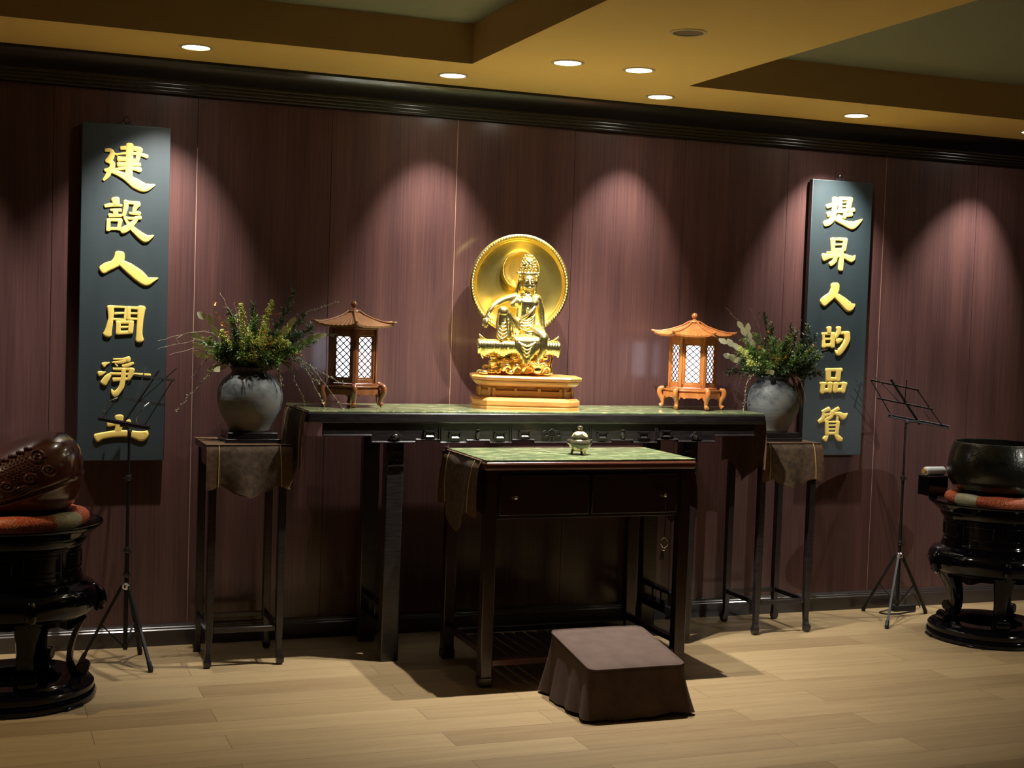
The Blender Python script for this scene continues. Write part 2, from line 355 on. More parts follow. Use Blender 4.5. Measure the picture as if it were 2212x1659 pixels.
# crown moulding: a sloping cove fascia over three small beads
prof = [(0, ZC), (-.085, ZC), (-.085, ZC - .012), (-.078, ZC - .02)]
for k in range(7): t = k / 6; prof.append((-.074 + .034 * t ** .8, ZC - .024 - .062 * t))
for k, (yy, zz) in enumerate(((-.036, 2.530), (-.030, 2.515), (-.024, 2.500), (-.018, 2.487))):
    prof += [(yy - .006, zz - .001), (yy - .008, zz - .006), (yy - .005, zz - .011), (yy, zz - .0125)]
prof += [(-.012, 2.474), (0, 2.472)]
extrude_x(prof, X0, X1).build('trim_2', 'crown', kind='structure', smooth=25)
prof = [(0, .096), (-.006, .095), (-.010, .0885), (-.0125, .088), (-.0125, .084), (-.0165, .0805), (-.019, .0805), (-.019, .0745), (-.024, .070), (-.026, .070), (-.026, 0), (0, 0)]
extrude_x(prof, X0, X1).build('baseboard_back', 'base', kind='structure', smooth=20)

# ------------------------------------------------------------------ downlights
LN = ['round lit downlight above the left calligraphy board', 'round lit downlight near the ceiling corner of the left sunken bay', 'round lit downlight above the right lantern, nearest the wall of the middle four',
      'round lit downlight above the right calligraphy board', 'round lit downlight at the right edge of the picture', 'left one of the two lit downlights set forward above the gold statue', 'right one of the two lit downlights set forward above the gold statue']
def downlight(x, y, label, lit):
    t = thing('downlight', label, 'ceiling light', (x, y, ZC), 0, 'recessed downlights in the low ceiling')
    b = MB(); b.ring([(.058, -.0045), (.070, -.0025), (.071, 0), (.056, 0), (.056, -.003)], 40); b.build('trim_ring', 'trimring', t)
    b = MB(); b.lathe([(.0565, -.0005), (.0565, -.002), (.03, -.003), (.001, -.0035)] if lit else [(.0565, -.0003), (.0565, -.0007), (.001, -.0008)], 40)
    b.build('lens', 'lens' if lit else 'lens_off', t)
    return t
for (x, y, *_), l in zip(LIGHTS, LN): downlight(x, y, l, True)
downlight(2.453, -1.717, 'round unlit downlight in the middle of the broad ceiling beam', False)

# ------------------------------------------------------------------ calligraphy boards
GL = json.loads('''{"jian":[[[0.507,2.204,0.012],[0.527,2.205,0.013],[0.535,2.194,0.015],[0.529,2.173,0.018],[0.512,2.156,0.013]],[[0.536,2.194,0.009],[0.557,2.189,0.009]],[[0.519,2.158,0.014],[0.536,2.148,0.017],[0.53,2.123,0.016],[0.506,2.118,0.011]],[[0.528,2.123,0.016],[0.517,2.096,0.015],[0.501,2.075,0.01]],[[0.526,2.119,0.014],[0.562,2.107,0.016],[0.595,2.093,0.021],[0.636,2.068,0.03],[0.672,2.053,0.027],[0.697,2.058,0.017],[0.719,2.067,0.006]],[[0.608,2.233,0.022],[0.608,2.178,0.021],[0.607,2.095,0.02]],[[0.572,2.218,0.013],[0.608,2.222,0.014],[0.651,2.219,0.015]],[[0.651,2.219,0.018],[0.647,2.193,0.015],[0.64,2.164,0.013]],[[0.549,2.19,0.006],[0.609,2.199,0.01],[0.657,2.196,0.012],[0.683,2.189,0.013]],[[0.562,2.171,0.016],[0.601,2.172,0.013],[0.636,2.167,0.012]],[[0.562,2.147,0.015],[0.606,2.151,0.012],[0.652,2.152,0.013]],[[0.542,2.122,0.01],[0.594,2.133,0.011],[0.626,2.133,0.012],[0.654,2.129,0.016]],[[0.574,2.108,0.008],[0.611,2.107,0.008]]],"she":[[[0.552,1.993,0.024],[0.557,1.974,0.018]],[[0.51,1.963,0.012],[0.543,1.97,0.013],[0.579,1.969,0.009]],[[0.533,1.947,0.008],[0.575,1.948,0.012]],[[0.553,1.943,0.016],[0.555,1.927,0.015]],[[0.528,1.923,0.013],[0.578,1.925,0.01]],[[0.52,1.903,0.01],[0.578,1.905,0.012]],[[0.525,1.9,0.013],[0.524,1.858,0.014]],[[0.575,1.903,0.014],[0.567,1.863,0.012]],[[0.525,1.865,0.011],[0.565,1.867,0.01]],[[0.598,1.987,0.016],[0.597,1.962,0.015],[0.589,1.925,0.012]],[[0.597,1.984,0.011],[0.653,1.982,0.013]],[[0.647,1.978,0.018],[0.632,1.948,0.012],[0.656,1.938,0.013]],[[0.614,1.938,0.009],[0.656,1.936,0.01]],[[0.592,1.916,0.01],[0.626,1.915,0.01],[0.659,1.92,0.014]],[[0.647,1.915,0.01],[0.621,1.885,0.018],[0.599,1.867,0.02],[0.583,1.858,0.018]],[[0.594,1.912,0.008],[0.619,1.879,0.014],[0.652,1.849,0.02],[0.681,1.83,0.025],[0.701,1.835,0.015],[0.717,1.844,0.006]]],"ren":[[[0.575,1.757,0.027],[0.571,1.731,0.031],[0.55,1.71,0.024],[0.524,1.698,0.027],[0.505,1.685,0.026]],[[0.576,1.721,0.017],[0.614,1.697,0.03],[0.656,1.666,0.035],[0.689,1.642,0.029],[0.713,1.647,0.018],[0.74,1.658,0.006]]],"jian2":[[[0.54,1.522,0.02],[0.542,1.474,0.016],[0.534,1.424,0.019],[0.529,1.403,0.025]],[[0.535,1.525,0.01],[0.602,1.524,0.009]],[[0.606,1.525,0.009],[0.603,1.472,0.01]],[[0.56,1.495,0.009],[0.602,1.498,0.008]],[[0.554,1.47,0.009],[0.603,1.468,0.009]],[[0.619,1.524,0.014],[0.618,1.472,0.012]],[[0.61,1.523,0.009],[0.685,1.521,0.013]],[[0.673,1.523,0.023],[0.668,1.469,0.018],[0.665,1.411,0.018],[0.667,1.382,0.024]],[[0.622,1.498,0.008],[0.663,1.498,0.008]],[[0.623,1.474,0.01],[0.663,1.473,0.008]],[[0.568,1.457,0.012],[0.635,1.459,0.012]],[[0.575,1.456,0.015],[0.574,1.408,0.015]],[[0.63,1.46,0.016],[0.627,1.414,0.016]],[[0.575,1.435,0.009],[0.627,1.438,0.009]],[[0.569,1.41,0.013],[0.63,1.415,0.013]]],"jing":[[[0.516,1.268,0.016],[0.526,1.274,0.012],[0.542,1.279,0.003]],[[0.498,1.229,0.016],[0.51,1.232,0.014],[0.527,1.237,0.002]],[[0.518,1.189,0.02],[0.533,1.213,0.018],[0.549,1.23,0.01]],[[0.557,1.294,0.007],[0.598,1.295,0.009],[0.62,1.294,0.02]],[[0.553,1.28,0.006],[0.588,1.282,0.012],[0.61,1.289,0.013]],[[0.598,1.264,0.012],[0.619,1.269,0.013],[0.641,1.278,0.01]],[[0.566,1.272,0.007],[0.575,1.264,0.006]],[[0.558,1.251,0.01],[0.639,1.251,0.012]],[[0.637,1.25,0.017],[0.626,1.206,0.014]],[[0.546,1.23,0.01],[0.644,1.229,0.01],[0.715,1.227,0.01]],[[0.559,1.204,0.014],[0.628,1.208,0.01]],[[0.601,1.25,0.014],[0.599,1.204,0.016],[0.589,1.162,0.017],[0.566,1.14,0.019],[0.552,1.159,0.007]]],"tu":[[[0.586,1.038,0.025],[0.587,1.006,0.019],[0.58,0.964,0.021]],[[0.541,1.006,0.015],[0.575,1.008,0.011],[0.631,1.019,0.014]],[[0.495,0.947,0.026],[0.519,0.956,0.019],[0.576,0.965,0.019],[0.637,0.964,0.019],[0.682,0.954,0.03],[0.7,0.964,0.023],[0.708,0.975,0.009]]],"ti":[[[4.245,2.221,0.022],[4.244,2.164,0.02],[4.234,2.117,0.021],[4.213,2.094,0.022],[4.19,2.086,0.022]],[[4.197,2.177,0.016],[4.23,2.187,0.016],[4.267,2.192,0.011]],[[4.205,2.136,0.019],[4.233,2.144,0.014],[4.268,2.156,0.012]],[[4.278,2.224,0.016],[4.28,2.162,0.015]],[[4.274,2.224,0.014],[4.345,2.227,0.014]],[[4.34,2.226,0.022],[4.329,2.165,0.018]],[[4.285,2.203,0.007],[4.338,2.209,0.009]],[[4.286,2.184,0.007],[4.332,2.188,0.007]],[[4.282,2.164,0.011],[4.328,2.168,0.011]],[[4.265,2.154,0.012],[4.308,2.157,0.011],[4.364,2.169,0.017]],[[4.311,2.16,0.016],[4.31,2.125,0.013]],[[4.314,2.136,0.011],[4.351,2.146,0.017]],[[4.27,2.132,0.013],[4.295,2.124,0.012]],[[4.262,2.114,0.02],[4.306,2.097,0.019],[4.358,2.085,0.03],[4.388,2.099,0.02],[4.42,2.121,0.007]]],"sheng":[[[4.231,2.005,0.012],[4.275,2.009,0.012],[4.326,2.008,0.015]],[[4.242,2.006,0.02],[4.246,1.943,0.015]],[[4.321,2.007,0.018],[4.314,1.953,0.017]],[[4.246,1.978,0.009],[4.315,1.983,0.008]],[[4.245,1.951,0.011],[4.314,1.954,0.012]],[[4.211,1.935,0.009],[4.277,1.936,0.013]],[[4.266,1.94,0.016],[4.259,1.895,0.018],[4.234,1.873,0.017]],[[4.192,1.908,0.03],[4.23,1.915,0.016],[4.305,1.922,0.016],[4.363,1.906,0.026],[4.387,1.927,0.005]],[[4.298,1.943,0.018],[4.301,1.909,0.02],[4.298,1.848,0.02]]],"ren2":[[[4.269,1.761,0.035],[4.268,1.736,0.035],[4.248,1.705,0.03],[4.219,1.684,0.033],[4.201,1.669,0.033]],[[4.266,1.714,0.019],[4.318,1.681,0.031],[4.363,1.65,0.038],[4.386,1.657,0.02],[4.398,1.666,0.006]]],"de":[[[4.243,1.533,0.021],[4.245,1.507,0.016]],[[4.208,1.502,0.016],[4.211,1.474,0.013],[4.215,1.433,0.018]],[[4.203,1.502,0.011],[4.277,1.504,0.014]],[[4.268,1.501,0.019],[4.269,1.434,0.018]],[[4.222,1.474,0.011],[4.268,1.475,0.01]],[[4.211,1.44,0.014],[4.272,1.443,0.015]],[[4.303,1.535,0.021],[4.302,1.511,0.018],[4.284,1.48,0.013]],[[4.294,1.508,0.011],[4.363,1.51,0.015]],[[4.356,1.507,0.026],[4.36,1.473,0.024],[4.339,1.434,0.023],[4.308,1.403,0.025],[4.288,1.415,0.006]],[[4.297,1.463,0.02],[4.312,1.469,0.018],[4.33,1.475,0.007]]],"pin":[[[4.236,1.309,0.013],[4.333,1.311,0.015]],[[4.249,1.308,0.024],[4.252,1.255,0.021]],[[4.315,1.309,0.024],[4.313,1.256,0.019]],[[4.246,1.26,0.016],[4.318,1.261,0.015]],[[4.205,1.236,0.013],[4.281,1.237,0.012]],[[4.22,1.235,0.021],[4.217,1.188,0.018]],[[4.265,1.236,0.022],[4.263,1.193,0.017]],[[4.217,1.199,0.017],[4.267,1.201,0.016]],[[4.291,1.237,0.012],[4.368,1.238,0.012]],[[4.302,1.235,0.022],[4.296,1.194,0.017]],[[4.355,1.236,0.023],[4.347,1.194,0.018]],[[4.295,1.201,0.016],[4.349,1.203,0.016]]],"zhi":[[[4.265,1.1,0.017],[4.225,1.084,0.013]],[[4.232,1.084,0.013],[4.229,1.05,0.016],[4.206,1.03,0.015]],[[4.231,1.064,0.013],[4.284,1.075,0.013]],[[4.253,1.063,0.011],[4.253,1.037,0.012]],[[4.324,1.103,0.015],[4.281,1.082,0.013]],[[4.291,1.085,0.015],[4.281,1.059,0.015],[4.25,1.043,0.013],[4.22,1.032,0.009]],[[4.284,1.077,0.011],[4.33,1.073,0.017],[4.357,1.06,0.025],[4.384,1.077,0.005]],[[4.32,1.07,0.013],[4.32,1.03,0.011]],[[4.253,1.032,0.016],[4.258,0.963,0.017]],[[4.325,1.03,0.016],[4.32,0.963,0.017]],[[4.251,1.03,0.01],[4.327,1.03,0.01]],[[4.257,1.011,0.008],[4.323,1.013,0.009]],[[4.258,0.99,0.009],[4.322,0.991,0.008]],[[4.252,0.968,0.013],[4.323,0.969,0.013]],[[4.261,0.958,0.013],[4.247,0.936,0.021]],[[4.312,0.963,0.014],[4.332,0.943,0.022],[4.352,0.936,0.016]]]}''')
def fat(w): return w * (1.15 + .4 * max(0, min(1, (w - .008) / .010)))
def stroke(b, pts, y0, h, k):
    # a raised brush stroke with a rounded back on the board face
    P = smooth_path([(x, 0, z) for x, z, w in pts], 5)
    Wd = []
    for i in range(len(pts) - 1):
        for j in range(5):
            t = j / 5; Wd.append(fat(pts[i][2] * (1 - t) + pts[i + 1][2] * t))
    Wd.append(fat(pts[-1][2]))
    # rounded ends
    d0 = (P[0] - P[1]).normalized(); d1 = (P[-1] - P[-2]).normalized()
    for q in (.55, .85, 1.0):
        P.insert(0, P[0] + d0 * (Wd[0] * (.12 if q < 1 else .06))); 
    P = P[:]
    W0 = [Wd[0] * .35, Wd[0] * .75, Wd[0] * .95]
    e = Wd[-1]
    P += [P[-1] + d1 * e * .14, P[-1] + d1 * e * .26, P[-1] + d1 * e * .34]
    Wd = W0 + Wd + [e * .9, e * .65, e * .25]
    rings = []
    for i, p in enumerate(P):
        t = (P[min(i + 1, len(P) - 1)] - P[max(i - 1, 0)]).normalized(); a = Vector((t.z, 0, -t.x))
        w = Wd[i] / 2; hh = h * min(1, .45 + w / .012 * .5) + k * .00008
        ring = [(-1, 0), (-1, .45), (-.86, .9), (-.6, 1), (.6, 1), (.86, .9), (1, .45), (1, 0)]
        rings.append([(p.x + a.x * w * u, y0 - hh * v_ if v_ else y0 + .001, p.z + a.z * w * u) for u, v_ in ring])
    b.loft(rings, True, True)
def board(x0, x1, z0, z1, glyphs, label, tilt):
    t = thing('calligraphy_board', label, 'calligraphy board', ((x0 + x1) / 2, 0, z0), 0, 'pair of calligraphy boards on the wall')
    L = -Vector(t.location)
    b = MB(); b.box(x0, -.045, z0, x1, -.012, z1, Matrix.Translation(L)); b.build('board_panel', 'plaque', t, bevel=.003)
    b = MB(); b.box(x0 + .03, -.0125, z0 + .03, x1 - .03, -.0005, z1 - .03, Matrix.Translation(L)); b.build('wall_batten', 'plaque_edge', t, smooth=0)
    for g in glyphs:
        b = MB()
        for k, s in enumerate(GL[g]): stroke(b, s, -.045, .007, k)
        b.v = [tuple(Vector(p) + L) for p in b.v]
        b.build('character', 'goldpaint', t, smooth=50)
    cx = 0; zt = z1 - z0
    b = MB(); b.ring([(.013, -.0025), (.0165, 0), (.013, .0025), (.011, 0)], 20, Matrix.Translation((cx, -.028, zt + .022)) @ Matrix.Rotation(PI / 2, 4, 'X'))
    b.tube([(cx - .035, -.028, zt + .004), (cx - .02, -.028, zt + .011), (cx - .012, -.028, zt + .004)], .003); b.tube([(cx + .035, -.028, zt + .004), (cx + .02, -.028, zt + .011), (cx + .012, -.028, zt + .004)], .003)
    b.box(cx - .037, -.031, zt - .001, cx + .037, -.025, zt + .005); b.build('hanging_ring', 'steel', t)
board(.408, .784, .845, 2.322, ('jian', 'she', 'ren', 'jian2', 'jing', 'tu'), 'tall dark board with six gold characters left of the altar, behind the left music stand', 0)
board(4.104, 4.482, .850, 2.318, ('ti', 'sheng', 'ren2', 'de', 'pin', 'zhi'), 'tall dark board with six gold characters right of the altar, behind the right vase', 0)
# ------------------------------------------------------------------ long altar table
AX, AZ = 2.445, 1.112
alt = thing('altar_table', 'long black carved altar table against the wall, under the gold statue', 'table', (AX, -.33, 0))
AL = Matrix.Translation((-AX, .33, 0))
HX0, HX1, HY0, HY1 = 1.315, 3.560, -.565, -.085
b = MB(); b.box(HX0, HY0, 1.058, HX1, HY1, 1.104, AL); b.build('table_top', 'blackwood', alt, bevel=.008, segs=3)
b = MB(); b.box(HX0 + .004, HY0 + .006, 1.104, HX1 - .004, HY1 - .004, AZ, AL); b.build('glass_top', 'marble', alt, bevel=.0015)
for sx in (-1, 1):
    for (ya, yb) in ((-.536, -.47), (-.15, -.095)):
        b = MB(); xc = AX + sx * .73
        b.box(xc - .039, ya, 0, xc + .039, yb, 1.058, AL); b.build('leg', 'blackwood', alt, bevel=.005)
        if ya < -.5:
            c = MB(); xo = xc
            for (u0, u1, z0, z1) in ((-.005, .037, .925, .938), (.008, .020, .885, .93), (.0, .037, .893, .903), (-.037, .037, .866, .876), (-.02, .0, .872, .885)):
                c.box(xo + sx * -1 * u0, ya - .008, z0, xo + sx * -1 * u1, ya + .002, z1, AL)
            c.build('leg_carving', 'blackwood', alt, bevel=.002)
    b = MB(); xc = AX + sx * .73
    b.box(xc - .03, -.47, .115, xc + .03, -.15, .155, AL); b.box(xc - .02, -.47, .21, xc + .02, -.15, .228, AL)
    for k in range(3): b.box(xc - .012, -.40 + k * .09, .155, xc + .012, -.385 + k * .09, .21, AL)
    b.build('side_stretcher', 'blackwood', alt, bevel=.004)
# carved apron: (x0,x1,z0,z1,depth) for the left half, mirrored to the right
def apron(yf, s):
    b = MB(); c = MB()
    plate = [(1.385, 1.60, 1.004), (1.60, 1.80, .975), (1.80, 1.91, .985), (1.91, 2.035, .972), (2.035, 2.145, .982), (2.145, 2.25, .972), (2.25, 2.36, .984), (2.36, 2.446, .972)]
    for x0, x1, z0 in plate:
        for m_ in (0, 1):
            a, d = (x0, x1) if not m_ else (2 * AX - x1, 2 * AX - x0)
            b.box(a, yf, z0, d, yf + .02, 1.058, AL)
            # bevelled ledge along the foot of each panel
            h = .009
            v = [(a, yf + .005, z0 + h), (d, yf + .005, z0 + h), (d, yf - .010, z0 + .001), (a, yf - .010, z0 + .001), (a, yf + .005, z0 - .004), (d, yf + .005, z0 - .004)]
            c.add(v, [(0, 1, 2, 3), (3, 2, 5, 4), (0, 3, 4), (1, 5, 2), (0, 4, 5, 1)], AL)
    def key(x, z, w=.028):
        c.box(x - w, yf - .009, z + .014, x + w, yf + .001, z + .021, AL); c.box(x - w, yf - .009, z - .010, x - w + .007, yf + .001, z + .018, AL); c.box(x + w - .007, yf - .009, z - .010, x + w, yf + .001, z + .018, AL)
        v = [(x - .012, yf, z + .004), (x + .012, yf, z + .004), (x + .018, yf - .012, z - .008), (x - .018, yf - .012, z - .008), (x - .018, yf, z - .012), (x + .018, yf, z - .012)]
        c.add(v, [(0, 1, 2, 3), (3, 2, 5, 4), (0, 3, 4), (1, 5, 2), (0, 4, 5, 1)], AL)
    for x, z in ((1.862, 1.008), (1.98, 1.002), (2.192, 1.002), (2.312, 1.008)):
        for xx in (x, 2 * AX - x): key(xx, z)
    for x in (1.913, 2.248):
        for xx in (x, 2 * AX - x):
            for q in (-.006, .004): c.box(xx + q - .002, yf - .006, .985, xx + q + .002, yf + .001, 1.042, AL)
    for xx in (1.705, 2 * AX - 1.705):      # leaf medallion above each leg
        c.ball((xx - AX, yf + .33 - .002, .998), (.020, .010, .016), 14); c.tube([(xx - AX - .02, yf + .33 - .006, .985), (xx - AX - .026, yf + .33 - .006, 1.0), (xx - AX, yf + .33 - .006, 1.022), (xx - AX + .026, yf + .33 - .006, 1.0), (xx - AX + .02, yf + .33 - .006, .985)], .003)
        c.ball((xx - AX, yf + .33 - .012, .995), .006, 8)
    for xx in (2.088, 2 * AX - 2.088):      # small vase medallion
        c.lathe([(.005, 0), (.010, .006), (.013, .02), (.008, .032), (.006, .038), (.011, .044), (.003, .046)], 14, True, Matrix.Translation((xx - AX, yf + .33, .988)))
    # centre medallion: butterfly scrolls round a small seal
    for sgn in (-1, 1):
        for q in range(2):
            pts = [(sgn * (.030 - .0 + (.017 - .004 * q) * math.cos(a)), yf + .33 - .004, 1.012 + (.014 - .004 * q) * math.sin(a)) for a in [2 * PI * i / 16 for i in range(17)]]
            c.tube(pts, .0022, 6)
        c.tube([(sgn * .012, yf + .33 - .004, 1.0), (sgn * .006, yf + .33 - .004, .99), (sgn * .014, yf + .33 - .004, .98)], .0022, 6)
    for q in range(3): c.box(-.008, yf + .33 - .006, 1.000 + q * .008, .008, yf + .33 + .001, 1.003 + q * .008)
    c.tube([(-.016, yf + .33 - .004, 1.026), (0, yf + .33 - .004, 1.036), (.016, yf + .33 - .004, 1.026)], .0025, 6)
    b.build('apron', 'blackwood', alt, smooth=0); c.build('apron_carving', 'blackwood', alt, smooth=30)
apron(-.556, 0)
# ------------------------------------------------------------------ runners: strip under the glass and hanging ends
def end_drop(mtx, w, zt, drop, tip, bulge, wave, seed):
    """cloth end hanging off a table edge: u across (-w/2..w/2), returns grid of points in local x=outward, y=across"""
    rnd = random.Random(seed); nu, nv = 28, 22; pts = []
    ph = rnd.uniform(0, 6)
    for j in range(nv + 1):
        row = []
        for i in range(nu + 1):
            u = i / nu * 2 - 1; v = j / nv
            c = abs(u)
            d = drop + (tip - drop) * max(0, 1 - c * 1.6) ** 1.1 - .018 * math.exp(-((c - .62) / .16) ** 2)
            z = zt - d * v
            out = .004 + bulge * math.sin(min(1, v * 1.3) * PI * .5) + wave * v * math.sin(u * 7 + ph) + (.004 - .010 * (1 - min(1, v * 8)))
            row.append((out, u * w / 2 * (1 + .03 * v), z))
        pts.append(row)
    return pts
def cloth_mesh(pts, thick, mtx, cols=None):
    nv = len(pts); nu = len(pts[0]); a, bnd = cols or (0, nu - 1)
    rings = []
    b = MB()
    for j in range(nv):
        front = [pts[j][i] for i in range(a, bnd + 1)]
        back = [(p[0] - thick, p[1], p[2]) for p in front[::-1]]
        rings.append(front + back)
    return b.loft(rings, True, True, mtx)
def runner(label, mtx, strip, drops, group=None, loc=(0, 0, 0)):
    """strip: (x0,x1,y0,y1,z) flat box; drops: list of (matrix, w, zt, drop, tip, bulge, wave, seed)"""
    t = thing('table_runner', label, 'table runner', loc, 0, group)
    L = Matrix.Translation(-Vector(loc))
    b = MB(); x0, x1, y0, y1, z = strip; b.box(x0, y0, z - .0015, x1, y1, z, L); b.build('cloth_strip', 'brocade', t, smooth=0)
    for (mx, *a) in drops:
        pts = end_drop(None, *a); mm = L @ mx
        cloth_mesh(pts, .0018, mm).build('hanging_end', 'brocade', t, smooth=80)
        cen = [[(p[0] + .0008, p[1], p[2] + (.006 if j == len(pts) - 1 else 0)) for p in row] for j, row in enumerate(pts)]
        cloth_mesh(cen, .001, mm, (5, 23)).build('centre_panel', 'brocade_mid', t, smooth=80)
        for i in (4, 24):
            tr = MB(); tr.tube([(p[0] + .0012, p[1], p[2]) for p in [row[i] for row in pts]], .0022, 6, mm); tr.build('gold_braid', 'braid', t, smooth=80)
    return t
def RM(x, y, ang): return Matrix.Translation((x, y, 0)) @ Matrix.Rotation(ang, 4, 'Z')
runner('brown brocade runner hanging over both ends of the long altar table', None, (HX0 - .003, HX1 + .003, -.54, -.11, 1.1055), [
    (RM(HX0, -.33, PI), .44, 1.106, .25, .33, .012, .004, 1), (RM(HX1, -.33, 0), .44, 1.106, .27, .35, .02, .012, 2)], loc=(AX, -.33, 1.1))
# ------------------------------------------------------------------ front (small) altar table
FX0, FX1, FY0, FY1 = 1.945, 2.925, -1.060, -.475
ft = thing('offering_table', 'small dark wooden offering table with green glass top, in front of the long altar', 'table', ((FX0 + FX1) / 2, (FY0 + FY1) / 2, 0))
FL = Matrix.Translation(-Vector(ft.location))
b = MB(); b.box(FX0, FY0, .905, FX1, FY1, .942, FL); b.build('table_top', 'redwood_lit', ft, bevel=.012, segs=3)
b = MB(); b.box(FX0 + .006, FY0 + .006, .942, FX1 - .006, FY1 - .006, .950, FL); b.build('glass_top', 'marble', ft, bevel=.0015)
for x in (FX0 + .015, FX1 - .067):
    for y in (FY0 + .02, FY1 - .07):
        b = MB(); b.box(x, y, .0, x + .052, y + .05, .905, FL); b.build('leg', 'redwood_shade', ft, bevel=.004)
        b = MB(); b.box(x - .004, y - .004, 0, x + .056, y + .054, .045, FL); b.build('foot', 'redwood_shade', ft, bevel=.008)
b = MB(); b.box(FX0 + .06, FY0 + .028, .70, FX1 - .06, FY1 - .03, .905, FL); b.build('drawer_case', 'blackwood', ft, bevel=.003)
for i in range(2):
    x0 = FX0 + .075 + i * .417; b = MB(); b.box(x0, FY0 + .018, .715, x0 + .405, FY0 + .032, .885, FL); d = b.build('drawer', 'redwood_shade', ft, bevel=.004)
    kx = 2.085 if i == 0 else 2.775
    k = MB(); k.lathe([(.003, 0), (.003, .010), (.009, .014), (.010, .020), (.004, .025), (.001, .026)], 14, True, FL @ Matrix.Translation((kx, FY0 + .018, .793)) @ Matrix.Rotation(PI / 2, 4, 'X')); k.build('knob', 'chrome', d, smooth=60)
b = MB(); b.box(FX0 + .067, FY0 + .025, .085, FX1 - .067, FY0 + .06, .112, FL); b.build('front_stretcher', 'redwood_lit', ft, bevel=.003)
b = MB(); b.box(FX0 + .067, FY1 - .06, .105, FX1 - .067, FY1 - .03, .13, FL); b.build('rear_stretcher', 'redwood_shade', ft, bevel=.003)
for x in (FX0 + .025, FX1 - .055): b = MB(); b.box(x, FY0 + .07, .13, x + .03, FY1 - .07, .155, FL); b.build('side_stretcher', 'redwood_shade', ft, bevel=.003)
b = MB()
for k in range(15):
    x = FX0 + .085 + k * .055; b.box(x, FY0 + .06, .092, x + .040, FY1 - .06, .102, FL)
b.build('shelf_slats', 'redwood_shade', ft, bevel=.002)
runner('brown brocade runner hanging over both ends of the small offering table', None, (FX0 - .003, FX1 + .003, -1.0, -.54, .9435), [
    (RM(FX0, -.775, PI), .47, .944, .24, .335, .02, .012, 5), (RM(FX1, -.775, 0), .47, .944, .22, .32, .018, .01, 7)], loc=(2.435, -.77, .93))
# tassel cord below the right drawer
tc_ = thing('hanging_cord', 'silvery knotted cord hanging in front of the right drawer of the offering table', 'cord', (2.775, FY0 - .012, .56))
TL = Matrix.Translation((-2.775, -FY0 + .012, -.56))
b = MB(); b.tube(smooth_path([(2.775, FY0 - .006, .775), (2.777, FY0 - .008, .70), (2.775, FY0 - .010, .66), (2.771, FY0 - .012, .612)], 5), .0024, 6, TL); b.build('cord', 'steel', tc_)
b = MB()
for s in (-1, 1): b.tube(smooth_path([(2.771, FY0 - .012, .612), (2.771 + s * .016, FY0 - .014, .598), (2.771 + s * .013, FY0 - .016, .578), (2.769, FY0 - .014, .566)], 5), .0028, 6, TL)
b.ball((2.768 - 2.775, -.002, .0), (.009, .007, .008), 10); b.build('bow_knot', 'chrome', tc_, smooth=60)
b = MB()
for k in range(7): b.tube([(2.766 + (k - 3) * .0015, FY0 - .012, .556), (2.764 + (k - 3) * .004, FY0 - .012 - .003 * (k % 2), .515)], .0013, 5, TL)
b.build('tassel', 'steel', tc_)
# ------------------------------------------------------------------ censer on the offering table
ce = thing('incense_burner', 'small round dark glazed incense burner with cream spots on the offering table', 'incense burner', (2.452, -.86, .950))
b = MB(); b.lathe([(.012, .014), (.030, .018), (.043, .032), (.049, .046), (.047, .058), (.040, .066), (.035, .069), (.035, .072), (.040, .072), (.040, .075), (.02, .075)], 40); b.build('bowl', 'censer', ce, smooth=60)
b = MB(); b.lathe([(.036, .0755), (.0345, .083), (.027, .094), (.014, .101), (.006, .104), (.006, .108), (.012, .112), (.013, .119), (.008, .125), (.001, .127)], 32); b.build('lid', 'censer', ce, smooth=60)
for k in range(3):
    a = k * 2 * PI / 3 - PI / 2 + .35; b = MB(); b.tube([(.028 * math.cos(a), .028 * math.sin(a), .024), (.033 * math.cos(a), .033 * math.sin(a), .012), (.036 * math.cos(a), .036 * math.sin(a), .0)], [.007, .005, .006], 10); b.build('foot', 'censer', ce)
for s in (-1, 1): b = MB(); b.tube(smooth_path([(s * .044, 0, .06), (s * .055, 0, .064), (s * .056, 0, .05), (s * .048, 0, .046)], 4), .003, 8); b.build('handle', 'censer', ce)
t = thing('incense_stick', 'thin pale incense stick lying left of the incense burner', 'incense stick', (2.37, -.80, .953))
b = MB(); b.tube([(-.055, .07, .0), (.0, .0, .0), (.045, -.05, 0)], .0024, 6); o = b.build('stick', 'bud', t)
